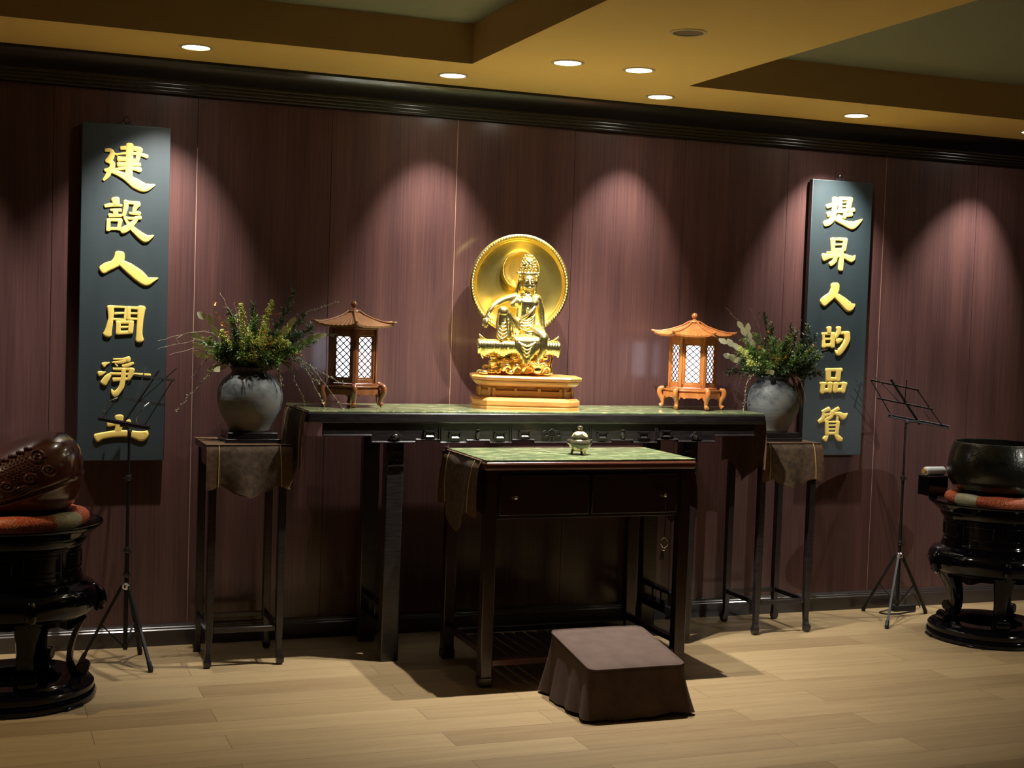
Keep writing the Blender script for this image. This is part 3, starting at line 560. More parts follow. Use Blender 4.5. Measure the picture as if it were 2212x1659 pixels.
# ------------------------------------------------------------------ plant stands
def plant_stand(x0, x1, y0, y1, label, zt=.955):
    t = thing('plant_stand', label, 'plant stand', ((x0 + x1) / 2, (y0 + y1) / 2, 0), 0, 'tall plant stands beside the altar')
    L = Matrix.Translation(-Vector(t.location)); q = .034
    b = MB(); b.box(x0 - .012, y0 - .012, zt - .03, x1 + .012, y1 + .012, zt, L); b.build('stand_top', 'blackwood', t, bevel=.006)
    b = MB()
    for (a, c_, d, e) in ((x0 + .01, y0 + .006, x1 - .01, y0 + .022), (x0 + .01, y1 - .022, x1 - .01, y1 - .006), (x0 + .006, y0 + .01, x0 + .022, y1 - .01), (x1 - .022, y0 + .01, x1 - .006, y1 - .01)): b.box(a, c_, zt - .10, d, e, zt - .03, L)
    b.build('apron', 'blackwood', t, bevel=.002)
    for x, sx in ((x0, -1), (x1 - q, 1)):
        for y, sy in ((y0, -1), (y1 - q, 1)):
            cx, cyy = x + q / 2, y + q / 2; rings = []
            for z, s_, o_ in ((zt - .03, 1, 0), (.30, .98, 0), (.16, .9, 0), (.07, .70, .001), (.045, .74, .003), (.03, .98, .006), (.012, .95, .006), (0, .62, .004)):
                h = q / 2 * s_; X = cx + sx * o_; Y = cyy + sy * o_
                rings.append([(X - h, Y - h, z), (X + h, Y - h, z), (X + h, Y + h, z), (X - h, Y + h, z)])
            b = MB(); b.loft(rings, True, True, L); b.build('leg', 'blackwood', t, bevel=.003, smooth=40)
    for k, (a, c_, d, e) in enumerate(((x0 + q, y0 + .008, x1 - q, y0 + .026), (x0 + q, y1 - .026, x1 - q, y1 - .008), (x0 + .008, y0 + q, x0 + .026, y1 - q), (x1 - .026, y0 + q, x1 - .008, y1 - q))):
        b = MB(); b.box(a, c_, .148, d, e, .17, L); b.build('stretcher', 'blackwood', t, bevel=.002)
    return t
LSX = (.918, 1.252); RSX = (3.612, 3.934)
plant_stand(*LSX, -.475, -.145, 'tall thin black plant stand left of the altar, under the left vase')
plant_stand(*RSX, -.455, -.125, 'tall thin black plant stand right of the altar, under the right vase')
def stand_cloth(x0, x1, y0, y1, label, seed):
    xc, yc = (x0 + x1) / 2, (y0 + y1) / 2; w = x1 - x0 + .03
    return runner(label, None, (x0 - .015, x1 + .015, y0 - .015, y1 + .015, .9585), [
        (RM(xc, y0 - .012, -PI / 2), w, .958, .19, .228, .018, .010, seed)], 'brocade cloths on the plant stands', (xc, yc, .957))
stand_cloth(*LSX, -.475, -.145, 'brown brocade cloth with gold braid hanging from the left plant stand', 11)
stand_cloth(*RSX, -.455, -.125, 'brown brocade cloth with gold braid hanging from the right plant stand', 16)
# ------------------------------------------------------------------ vases
def vase(cx, cyy, label, r=.142):
    t = thing('vase_plinth', label.replace('round weathered grey stoneware vase', 'low square black wooden plinth under the vase'), 'plinth', (cx, cyy, .9585), 0, 'square plinths under the vases')
    b = MB(); b.box(-.120, -.108, 0, .120, .108, .018); b.box(-.108, -.096, .018, .108, .096, .044); b.build('plinth_block', 'blackwood', t, bevel=.003)
    v = thing('stoneware_vase', label, 'vase', (cx, cyy, 1.0025), 0, 'stoneware vases on the plant stands')
    pr = [(.070, 0), (.084, .001), (.087, .008), (.098, .030), (.119, .065), (.135, .100), (.1415, .135), (.1415, .165), (.134, .198), (.117, .226), (.096, .244), (.084, .252), (.081, .260), (.083, .270), (.090, .276), (.089, .281), (.080, .279), (.075, .265), (.09, .24), (.10, .2), (.03, .16), (.001, .16)]
    b = MB(); b.lathe([(a * r / .142, z) for a, z in pr], 56, True); b.build('vase_body', 'vase', v, smooth=70)
    return v
VL = (1.113, -.31); VR = (3.765, -.285)
vase(*VL, 'round weathered grey stoneware vase on the left plant stand')
vase(*VR, 'round weathered grey stoneware vase on the right plant stand', .137)
# ------------------------------------------------------------------ kneeling stool under a slip cover
kn = thing('kneeling_stool', 'low kneeling stool under a brown canvas slip cover, in front of the offering table', 'kneeling stool', (2.41, -1.39, 0))
def rrect(hx, hy, r, n=6):
    out = []
    for cx, cyy, a0 in ((hx - r, hy - r, 0), (-hx + r, hy - r, PI / 2), (-hx + r, -hy + r, PI), (hx - r, -hy + r, 1.5 * PI)):
        for k in range(n + 1): a = a0 + PI / 2 * k / n; out.append((cx + r * math.cos(a), cyy + r * math.sin(a), a))
    # subdivide straight runs
    res = []
    for i in range(len(out)):
        p, q = out[i], out[(i + 1) % len(out)]; d = math.hypot(q[0] - p[0], q[1] - p[1]); k = max(1, int(d / .02))
        for j in range(k): t_ = j / k; res.append((p[0] + (q[0] - p[0]) * t_, p[1] + (q[1] - p[1]) * t_))
    return res
base = rrect(.205, .205, .03)
def ktop(x, y): return .245 + .062 * (y / .205) * .5 + .006 * math.cos(x * 7) * math.cos(y * 7) - .012
rings = []; NV = 12
for j in range(NV + 1):
    v = j / NV; row = []
    for (x, y) in base:
        zt = ktop(x, y) - .006; z = zt * (1 - v) + .006 * v
        l = math.hypot(x, y); a = math.atan2(y, x)
        corner = math.exp(-((abs(abs(math.degrees(a)) % 90 - 45)) / 7) ** 2)
        fl_ = .034 * v ** 1.3 + v * (.006 * math.sin(a * 9 + 1) + .004 * math.sin(a * 17)) + .022 * corner * v ** 1.5
        fl_ -= .020 * v ** 1.2 * math.exp(-((abs(abs(math.degrees(a)) % 90 - 45) - 12) / 4) ** 2)
        z += .010 * v * math.sin(a * 2 + .6) ** 2
        row.append((x + x / l * fl_, y + y / l * fl_, z))
    rings.append(row)
b = MB(); nn = len(base)
inner = [[(x * s_, y * s_, ktop(x * s_, y * s_) - (0.004 if s_ > .95 else 0)) for x, y in base] for s_ in (.04, .25, .5, .75, .9, .985)]
b.loft(inner + rings, True, True); b.build('slip_cover', 'kneel', kn, smooth=60)
b = MB(); pp = [(x * 1.0, y * 1.0, ktop(x, y) - .005) for x, y in base]; b.tube(pp + pp[:2], .004, 6); b.build('piping', 'kneel', kn, smooth=80)
# ------------------------------------------------------------------ statue pedestal
SX, SY = 2.415, -.315
def octo(hx, hy, cx_, cy_):
    return [(hx, -hy + cy_), (hx, hy - cy_), (hx - cx_, hy), (-hx + cx_, hy), (-hx, hy - cy_), (-hx, -hy + cy_), (-hx + cx_, -hy), (hx - cx_, -hy)]
ped = thing('wooden_pedestal', 'honey coloured eight-sided wooden pedestal under the gold statue', 'pedestal', (SX - .014, SY, AZ), R(-16))
HX, HY = .250, .165
def lay(name, prof, mt):
    b = MB(); rings = [[(x, y, z) for x, y in octo(HX + o, HY + o, .062 + o * .3, .075 + o * .3)] for o, z in prof]
    b.loft(rings, True, True); return b.build(name, mt, ped, smooth=0)
lay('plinth', [(.0, 0), (.0, .012), (-.004, .015), (-.004, .020), (.0, .024), (.0, .040), (-.004, .048), (-.014, .055), (-.03, .058)], 'honey')
lay('waist', [(-.036, .055), (-.036, .112)], 'honeyd')
lay('top_board', [(-.03, .108), (-.018, .112), (-.006, .122), (-.004, .130), (-.006, .133), (.006, .138), (.008, .148), (.004, .153), (.0, .155)], 'honey')
# raised frames on the waist
b = MB(); pts = octo(HX - .036, HY - .036, .062 - .011, .075 - .011)
for i in range(8):
    p = Vector((*pts[i], 0)); q = Vector((*pts[(i + 1) % 8], 0)); d = q - p; n_ = 3 if d.length > .3 else 1
    nrm = Vector((d.y, -d.x, 0)).normalized()
    if nrm.dot((p + q) / 2) < 0: nrm.negate()
    for k in range(n_ + 1):
        c = p + d * (k / n_); off = d.normalized() * (.009 if k == 0 else -.009 if k == n_ else 0)
        b.bar(c + off + nrm * .004 + Vector((0, 0, .057)), c + off + nrm * .004 + Vector((0, 0, .099)), .013, .012, nrm)
    b.bar(p + nrm * .003 + Vector((0, 0, .072)), q + nrm * .003 + Vector((0, 0, .072)), .007, .030, (0, 0, 1))
b.build('frame_moulding', 'honey', ped, smooth=0)
# ------------------------------------------------------------------ gilded statue
SZ = AZ + .1565
st = thing('seated_statue', 'gold statue of a crowned figure seated on a rock before a large round gold disc', 'statue', (SX - .032, SY, SZ), R(-12))
def remesh(o, vox, it=2, fac=.5):
    r = o.modifiers.new('remesh', 'REMESH'); r.mode = 'VOXEL'; r.voxel_size = vox; r.use_smooth_shade = True
    s = o.modifiers.new('smooth', 'SMOOTH'); s.iterations = it; s.factor = fac
    return o
def TB(b, pts, rad, n=10, k=4, flat=1.0):
    P = smooth_path(pts, k)
    if hasattr(rad, '__len__'):
        rr = []
        for i in range(len(pts) - 1):
            for j in range(k): t_ = j / k; rr.append(rad[i] * (1 - t_) + rad[i + 1] * t_)
        rr.append(rad[-1])
    else: rr = rad
    b.tube(P, rr, n, None, flat)
    if n >= 14 and flat == 1.0:
        for q, e in ((pts[0], rad[0]), (pts[-1], rad[-1])): b.ball(q, e * .98, 14)
b = MB()
# trunk
TB(b, [(0, .0, .155), (.0, .004, .20), (.004, .002, .245), (.006, -.002, .29), (.009, -.004, .33), (.010, -.003, .352)], [.070, .062, .045, .048, .052, .034], 18)
for c, r_ in (((-.018, -.020, .325), (.034, .026, .026)), ((.036, -.020, .325), (.034, .026, .026)), ((-.034, 0, .345), (.028, .022, .020)), ((.055, 0, .345), (.026, .022, .020)), ((.004, -.022, .225), (.042, .034, .03)), ((.008, .01, .33), (.055, .03, .036))): b.ball(c, r_, 16)
TB(b, [(.010, 0, .345), (.011, -.004, .372), (.012, -.008, .39)], [.022, .017, .020], 14)
# head: skull, cheeks, chin, nose, lids, lips, ears
b.ball((.013, -.012, .423), (.034, .038, .043), 24); b.ball((.014, -.022, .402), (.027, .028, .026), 18); b.ball((.015, -.035, .384), (.011, .010, .008), 12)
b.ball((-.003, -.032, .403), (.012, .012, .013), 12); b.ball((.032, -.032, .403), (.012, .012, .013), 12)
TB(b, [(.0155, -.047, .430), (.0158, -.054, .415), (.016, -.056, .408)], [.0032, .004, .0055], 8)
for s in (-1, 1):
    x = .0155 + s * .0135
    b.ball((x, -.0435, .4235), (.0095, .006, .0052), 12)
    TB(b, [(x - .010, -.045, .432), (x, -.0495, .4365), (x + .010, -.045, .433)], .0018, 6)
    TB(b, [(.013 + s * .035, -.008, .435), (.013 + s * .0385, -.004, .42), (.013 + s * .036, -.008, .40), (.013 + s * .035, -.010, .378)], [.007, .008, .006, .0055], 8)
    TB(b, [(.012 + s * .036, -.006, .42), (.010 + s * .040, 0, .39), (.008 + s * .046, .0, .362), (.008 + s * .052, -.012, .335)], [.008, .009, .009, .004], 8)
b.ball((.016, -.049, .3935), (.0085, .005, .0028), 10); b.ball((.016, -.048, .3895), (.007, .005, .003), 10)
b.ball((.0155, -.0505, .445), .0026, 8)
# right arm (image left) reaching out over the raised knee
TB(b, [(-.040, .0, .348), (-.075, -.020, .342), (-.112, -.040, .330), (-.148, -.058, .305), (-.172, -.068, .276)], [.021, .0185, .016, .013, .0095], 14)
TB(b, [(-.170, -.067, .280), (-.178, -.072, .262), (-.184, -.076, .248)], [.0095, .013, .010], 10, 4, .6)
for k, (dx, dy, ln) in enumerate(((-.013, 0, .034), (-.006, -.004, .040), (.001, -.006, .041), (.007, -.005, .035))):
    TB(b, [(-.184 + dx * .7, -.076 + dy, .250), (-.186 + dx, -.080 + dy * 1.5, .250 - ln * .5), (-.184 + dx * 1.1, -.078 + dy * 1.3, .250 - ln)], [.0045, .004, .003], 8)
TB(b, [(-.172, -.076, .262), (-.166, -.086, .252), (-.166, -.090, .240)], [.0048, .0042, .003], 8)
# left arm straight down, hand flat on the rock
TB(b, [(.062, .004, .346), (.078, .006, .305), (.084, .002, .262), (.088, -.008, .222), (.094, -.018, .190)], [.020, .018, .0155, .012, .010], 14)
TB(b, [(.093, -.016, .192), (.098, -.030, .176), (.100, -.040, .170)], [.010, .013, .010], 10, 4, .6)
for k in range(4): TB(b, [(.091 + k * .006, -.036, .172), (.090 + k * .0075, -.050, .168), (.089 + k * .008, -.060, .163)], [.0042, .0038, .0028], 8)
TB(b, [(.086, -.026, .178), (.078, -.034, .172), (.074, -.042, .166)], [.0045, .004, .003], 8)
# raised right leg (image left), foot on the seat
TB(b, [(-.020, -.005, .185), (-.062, -.045, .232), (-.108, -.082, .282)], [.044, .034, .025], 16)
TB(b, [(-.108, -.082, .280), (-.114, -.078, .225), (-.112, -.066, .175)], [.025, .024, .020], 14)
TB(b, [(-.110, -.066, .168), (-.114, -.095, .163), (-.116, -.122, .160)], [.014, .013, .008], 10, 4, .7)
# hanging left leg
TB(b, [(.020, -.010, .190), (.052, -.060, .188), (.078, -.100, .172)], [.044, .037, .027], 16)
TB(b, [(.078, -.102, .170), (.074, -.104, .125), (.060, -.100, .080)], [.026, .022, .013], 14)
TB(b, [(.060, -.098, .074), (.054, -.122, .064), (.048, -.142, .058)], [.013, .012, .008], 10, 4, .7)
# drapery: folds round shin and thigh, sash, girdle, skirt fall
b.ball((-.108, -.084, .282), (.027, .027, .027), 16)
TB(b, [(-.086, -.070, .262), (-.082, -.074, .215), (-.080, -.070, .165)], [.018, .020, .020], 14)
for k in range(6):
    z = .256 - k * .016
    TB(b, [(-.131, -.080, z + .016), (-.124, -.097, z - .002), (-.106, -.102, z - .010), (-.088, -.096, z + .002), (-.076, -.088, z + .020)], .0034, 7)
for k in range(4): TB(b, [(-.098 + k * .012, -.100 + k * .008, .270 - k * .002), (-.088 + k * .012, -.098 + k * .010, .22), (-.082 + k * .016, -.092, .165)], .0042, 7)
for k in range(5):
    z = .150 - k * .014
    TB(b, [(.078 - .021, -.100, z + .012), (.072 - .006, -.122 + k * .003, z - .004), (.074 + .010, -.121 + k * .003, z - .003), (.078 + .018, -.104, z + .010)], .0032, 6)
for k in range(6):
    TB(b, [(-.042 + k * .002, -.028, .262 - k * .012), (-.010, -.050 - k * .003, .246 - k * .013), (.028, -.048 - k * .003, .252 - k * .012), (.052, -.020, .276 - k * .010)], .0030, 6)
for k in range(4): TB(b, [(-.030 + k * .004, -.050 - k * .004, .215 - k * .008), (.010, -.085, .196 - k * .009), (.060, -.080, .205 - k * .010)], .0034, 6)
TB(b, [(.060, -.020, .338), (.036, -.044, .300), (.004, -.048, .268), (-.030, -.036, .248)], [.007, .008, .009, .007], 8, 4, .6)
for k in range(5): TB(b, [(-.028 - k * .006, -.016 - k * .001, .352 - k * .003), (-.040 - k * .007, -.032, .330 - k * .004), (-.036 - k * .004, -.024, .300)], .0028, 6)
# necklace
for i in range(15):
    a = PI * (i / 14); b.ball((.010 + .040 * math.cos(a), -.030 - .020 * math.sin(a), .340 - .024 * math.sin(a)), .0042, 6)
for i in range(9):
    a = PI * (.15 + .7 * i / 8); b.ball((.010 + .034 * math.cos(a), -.032 - .018 * math.sin(a), .326 - .026 * math.sin(a)), .0032, 6)
b.ball((.010, -.052, .296), .007, 8); b.ball((.010, -.052, .284), .0045, 8)
# skirt cloth falling over the front of the seat between the legs
for k in range(7):
    u = k / 6; x = -.052 + u * .10; drop = .055 + .060 * (1 - abs(u - .5) * 2)
    TB(b, [(x, -.060, .178), (x * .95 + .002, -.112, .166), (x * .9 + .003, -.121, .150 - drop * .5), (x * .62 + .002, -.114, .150 - drop)], [.012, .011, .010, .006], 8, 4, .6)
for k in range(4): TB(b, [(-.038 + k * .007, -.124, .148 - k * .012), (.0, -.132, .132 - k * .016), (.038 - k * .007, -.124, .148 - k * .012)], .003, 6)
body = b.build('figure', 'gold', st, smooth=180); remesh(body, .0021, 1)
# crown and hair top
b = MB(); CX, CY = .013, -.006
b.ring([(.036, .448), (.040, .452), (.040, .459), (.036, .462)], 30, Matrix.Translation((CX, CY, 0)))
rnd = random.Random(4)
for lvl in range(7):
    z = .462 + lvl * .0125; r0 = .038 * (1 - (lvl / 8.5) ** 2.2)
    n_ = 15 - lvl
    for k in range(n_):
        a = 2 * PI * (k + .5 * (lvl % 2)) / n_
        c = (CX + r0 * math.cos(a), CY + r0 * .85 * math.sin(a), z + rnd.uniform(-.002, .002)); b.ball(c, rnd.uniform(.0042, .0062), 7)
        if lvl % 2 == 0: b.ring([(.0045, -.0012), (.006, 0), (.0045, .0012)], 10, Matrix.Translation(c) @ Matrix.Rotation(a, 4, 'Z') @ Matrix.Rotation(PI / 2, 4, 'Y'))
b.ball((CX, CY + .002, .490), (.030, .025, .046), 14); b.ball((CX, CY - .022, .505), (.010, .010, .018), 10)
for s in (-1, 1):
    b.ball((CX + s * .037, CY - .014, .444), .008, 8); b.ball((CX + s * .039, CY - .012, .428), .006, 8); TB(b, [(CX + s * .037, CY - .012, .456), (CX + s * .05, CY - .008, .464), (CX + s * .052, CY - .006, .45)], .003, 6)
remesh(b.build('crown', 'gold', st, smooth=180), .0018, 1)
# rock seat
b = MB(); rnd = random.Random(9)
def blob(cx, cyy, cz, a, bb, c): b.ball((cx, cyy, cz), (a, bb, c), 12)
for i in range(34):
    u = i / 33 * 2 - 1; x = -.025 + u * .165; w_ = .080 * math.sqrt(max(.05, 1 - u * u * .86)); blob(x, -.016 + rnd.uniform(-.006, .006), .128 + rnd.uniform(-.007, .007) - .010 * u * u, rnd.uniform(.020, .032), w_, rnd.uniform(.016, .024))
for k in range(7): TB(b, [(-.19 + k * .008, -.05, .146), (-.14 + k * .006, -.085 + .004 * (k % 2), .150 - k * .006), (-.07, -.094, .148 - k * .008), (-.045, -.098, .150 - k * .006)], .005, 7)
for k in range(4): TB(b, [(.100, -.085, .150 - k * .010), (.130, -.075, .146 - k * .012), (.162, -.045, .142 - k * .010)], .006, 7)
for i in range(26):
    u = rnd.uniform(-1, 1); x = -.025 + u * .175; blob(x, rnd.uniform(-.085, .05), .130 + rnd.uniform(-.014, .006), rnd.uniform(.012, .028), rnd.uniform(.014, .026), rnd.uniform(.010, .018))
for i in range(30):
    x = -.212 + i * .0125; q = math.cos((x + .025) * 7); ln = .006 + .016 * (.5 + .5 * math.sin(i * .9)) ** 2
    TB(b, [(x, -.050 - .035 * q, .150), (x + .002, -.078 - .035 * q, .140), (x + rnd.uniform(-.003, .003), -.084 - .03 * q, .118), (x, -.070 - .03 * q, .106 - ln)], [.011, .012, .010, .007], 7)
for i in range(80):
    z = rnd.uniform(.012, .112); w_ = .130 + .040 * abs(z - .06) / .05; x = -.035 + rnd.uniform(-1, 1) * w_ * .92
    blob(x, rnd.uniform(-.075, .045), z, rnd.uniform(.016, .034), rnd.uniform(.014, .03), rnd.uniform(.008, .016))
b.box(-.15, -.05, 0, .09, .04, .115)
for i in range(20): x = rnd.uniform(-.185, .125); blob(x, rnd.uniform(-.10, .05), .010, rnd.uniform(.016, .03), rnd.uniform(.014, .026), .011)
TB(b, [(.122, -.055, .115), (.128, -.060, .08), (.120, -.058, .045), (.126, -.06, .01)], [.012, .007, .009, .012], 8)
TB(b, [(-.190, -.040, .115), (-.196, -.055, .095), (-.188, -.055, .070)], [.014, .010, .004], 8)
for s, x0 in ((-1, -.15), (1, .115)):       # curling leaves at the two sides
    TB(b, [(x0, .02, .140), (x0 + s * .028, .012, .150), (x0 + s * .044, .004, .165), (x0 + s * .054, .0, .180)], [.024, .024, .017, .004], 12, 4, .55)
for k in range(5): TB(b, [(-.10 + k * .045, -.088, .02), (-.085 + k * .045, -.104, .045), (-.065 + k * .045, -.094, .03)], [.008, .010, .005], 8)
for k in range(7):
    a = k / 6 * PI; TB(b, [(.052, -.118, .040), (.052 + .020 * math.cos(a), -.122 - .012 * math.sin(a), .046), (.052 + .034 * math.cos(a), -.124 - .024 * math.sin(a), .060)], [.006, .009, .003], 7)
b.ball((.052, -.118, .03), (.022, .022, .022), 10)
remesh(b.build('rock_seat', 'gold', st, smooth=180), .0024, 1)
# the two discs
def disc(name, cx, cyy, cz, r, mt, ext=0, nb=110, dish=.016, prim='goldsmooth'):
    T = Matrix.Translation((cx, cyy, cz)) @ Matrix.Rotation(PI / 2, 4, 'X')
    b = MB(); k = r
    b.lathe([(.001, -.010), (k * .97, -.010), (k, -.004), (k, .006 + ext), (k * .965, .010 + ext), (k * .915, .008 + ext), (k * .895, .002 + ext * .4), (k * .86, -.001), (k * .6, -.005), (.001, -.006)], 96, True, T)
    d = b.build(name, prim, st, smooth=60)
    c = MB()
    for i in range(nb):
        a = 2 * PI * i / nb; c.ball((k * .955 * math.cos(a), k * .955 * math.sin(a), .0105 + ext), (k * .055 * .55, k * .055 * .55, k * .02), 6, T)
    c.build('beaded_rim', 'gold', d, smooth=80)
    return d
disc('large_disc', -.010, .095, .424, .237, 'goldsmooth', .010, 104)
disc('head_disc', -.008, .078, .492, .090, 'goldsmooth', .002, 72)
b = MB(); b.box(-.03, .085, .02, .012, .100, .21); b.box(-.03, .03, .02, .012, .10, .05); b.build('disc_bracket', 'gold', st, smooth=0)
for o_ in kids(st):
    if o_.name.split('.')[0] in ('figure', 'crown', 'rock_seat'): o_.scale = (1.02, 1.0, 1.035)
# ------------------------------------------------------------------ lanterns
def lantern(cx, cyy, rz, wood, wood2, label, es):
    t = thing('wooden_lantern', label, 'lantern', (cx, cyy, AZ), rz, 'lit wooden lanterns on the altar table')
    def hexp(r, a0=0): return [(r * math.cos(a0 + k * PI / 3), r * math.sin(a0 + k * PI / 3)) for k in range(6)]
    RB = .128
    # stand: deck, scalloped aprons, six cabriole legs
    b = MB(); b.prism(hexp(RB + .024), .098, .108); b.prism(hexp(RB + .018), .086, .098); b.prism(hexp(RB + .008), .108, .118); b.build('stand_deck', wood, t, bevel=.002)
    b = MB()
    P = hexp(RB + .020)
    for k in range(6):
        p = Vector((*P[k], 0)); q = Vector((*P[(k + 1) % 6], 0)); d = q - p; n_ = Vector((d.y, -d.x, 0)).normalized() * .005; N = 16
        rings = []
        for i in range(N + 1):
            u = i / N; c = p + d * u; s = abs(u - .5) * 2
            z = .064 - .006 * math.cos(s * PI * 4) * (s > .35) - (.012 if s > .85 else 0)
            rings.append([tuple(c - n_ + Vector((0, 0, z))), tuple(c + n_ + Vector((0, 0, z))), tuple(c + n_ + Vector((0, 0, .09))), tuple(c - n_ + Vector((0, 0, .09)))])
        b.loft(rings, True, True)
    b.build('apron', wood, t, smooth=0)
    for k in range(6):
        a = k * PI / 3; c, s = math.cos(a), math.sin(a); b = MB()
        TB(b, [(c * (RB + .020), s * (RB + .020), .110), (c * (RB + .040), s * (RB + .040), .104), (c * (RB + .044), s * (RB + .044), .080), (c * (RB + .030), s * (RB + .030), .050), (c * (RB + .026), s * (RB + .026), .026), (c * (RB + .038), s * (RB + .038), .012)], [.010, .014, .0145, .0115, .0095, .0135], 10)
        b.build('leg', wood, t, smooth=80)
    # posts, rails, framed lattice windows with a lit screen behind
    for k in range(6):
        a = k * PI / 3; b = MB(); b.box(-.009, -.009, .118, .009, .009, .382, Matrix.Rotation(a, 4, 'Z') @ Matrix.Translation((RB - .008, 0, 0))); b.build('post', wood2, t, bevel=.002)
    ap = RB * math.cos(PI / 6) - .006; hw = RB * .5 - .006
    for k in range(6):
        T = Matrix.Rotation(k * PI / 3 + PI / 6, 4, 'Z') @ Matrix.Translation((ap, 0, 0)) @ Matrix.Rotation(PI / 2, 4, 'Z')   # local x along face, -y outward
        b = MB(); z0, z1 = .120, .380
        b.box(-hw, -.006, z0, hw, .006, z0 + .020, T); b.box(-hw, -.006, z1 - .030, hw, .006, z1, T)
        b.box(-hw, -.006, z0, -hw + .015, .006, z1, T); b.box(hw - .015, -.006, z0, hw, .006, z1, T)
        b.box(-hw + .015, -.003, z0 + .02, -hw + .022, .005, z1 - .03, T); b.box(hw - .022, -.003, z0 + .02, hw - .015, .005, z1 - .03, T)
        b.box(-hw + .015, -.003, z0 + .02, hw - .015, .005, z0 + .028, T); b.box(-hw + .015, -.003, z1 - .038, hw - .015, .005, z1 - .03, T)
        b.build('window_frame', wood2, t, bevel=.0015)
        g = MB(); xa, xb, za, zb = -hw + .021, hw - .021, z0 + .027, z1 - .037; Wd, H = xb - xa, zb - za; nx = 2; cell = Wd / nx; ch = H / 6
        for q in range(-7, 3):
            for s in (-1, 1):
                # line from (x,z) going diagonally, clipped to the opening
                x_0 = xa + q * cell if s > 0 else xb - q * cell
                t0, t1 = 0, 6.0
                seg = []
                for (u0, u1) in ((0, 6),):
                    lo = max(0, (xa - x_0) / cell if s > 0 else (x_0 - xb) / cell); hi = min(6, (xb - x_0) / cell if s > 0 else (x_0 - xa) / cell)
                    if hi - lo > .05: seg.append((lo, hi))
                for lo, hi in seg:
                    p = T @ Vector((x_0 + s * lo * cell, .0, za + lo * ch)); r_ = T @ Vector((x_0 + s * hi * cell, .0, za + hi * ch)); g.bar(p, r_, .0046, .004, T.to_3x3() @ Vector((0, 1, 0)))
        g.build('lattice', 'lattice', t, smooth=0)
        s_ = MB(); s_.box(xa - .004, .006, za - .004, xb + .004, .008, zb + .004, T); s_.build('lit_screen', 'screen', t, smooth=0)
    # eaves and curved hexagonal roof
    b = MB(); b.prism(hexp(RB + .006), .380, .392); b.prism(hexp(RB + .030), .392, .398); b.build('eaves_board', wood, t, bevel=.002)
    b = MB(); N = 8; rings = []
    A = hexp(1)
    RR = .205
    def roofpt(k, u, v, lift=0):        # u along the side 0..1, v 0 top .. 1 eave
        p = Vector((*A[k], 0)); q = Vector((*A[(k + 1) % 6], 0)); c = p.lerp(q, u); rr = .030 + (RR - .030) * v
        e = (abs(u - .5) * 2) ** 3
        z = .464 - .068 * (v ** .72) + .014 * v ** 5 * e
        return (c.x * rr * (1 + .06 * e * v), c.y * rr * (1 + .06 * e * v), z + lift)
    NU = 54
    rg = []
    for j in range(N + 1):
        v = j / N; row = []
        for k in range(6):
            for i in range(NU):
                u = i / NU; rib = .0030 * (math.sin(u * PI * 2 * 9) * .5 + .5) * min(1, v * 3); row.append(roofpt(k, u, v, rib))
        rg.append(row)
    rg.append([(x * .985, y * .985, z - .010) for x, y, z in rg[-1]]); rg.append([(x * .55, y * .55, .399) for x, y, z in rg[-1]])
    b.loft(rg, True, True); b.build('roof', 'rooftan' if wood == 'walnut' else 'honeyd', t, smooth=60)
    for k in range(6):
        b = MB(); pts = [roofpt(k, 0, v, .004) for v in (0, .2, .4, .6, .8, .95, 1.0)]; e = Vector(pts[-1]); d = Vector((e.x, e.y, 0)).normalized()
        pts.append(tuple(e + d * .012 + Vector((0, 0, .005)))); b.tube(pts, [.005, .005, .005, .005, .005, .006, .007, .003], 8); b.build('roof_ridge', wood if wood != 'walnut' else 'rooftan', t, smooth=80)
    t.scale = (.92, .92, .92)
    b = MB(); b.lathe([(.034, .466), (.030, .474), (.014, .477), (.008, .482), (.008, .486), (.012, .488), (.0165, .496), (.0165, .502), (.012, .511), (.004, .516), (.001, .517)], 24); b.build('finial', wood, t, smooth=60)
    return t
LLX, LLY, RLX, RLY = 1.572, -.300, 3.300, -.290
lantern(LLX, LLY, math.atan2(-6.387 + .3, -1.59) + R(4), 'walnut', 'walnut', 'dark red-brown wooden hexagonal lantern left of the statue, showing two lit lattice panes', 5)
lantern(RLX, RLY, math.atan2(-6.387 + .3, -3.30) + R(30), 'honeyd', 'honeyd', 'light orange-brown wooden hexagonal lantern right of the statue, one pane facing front', 5)
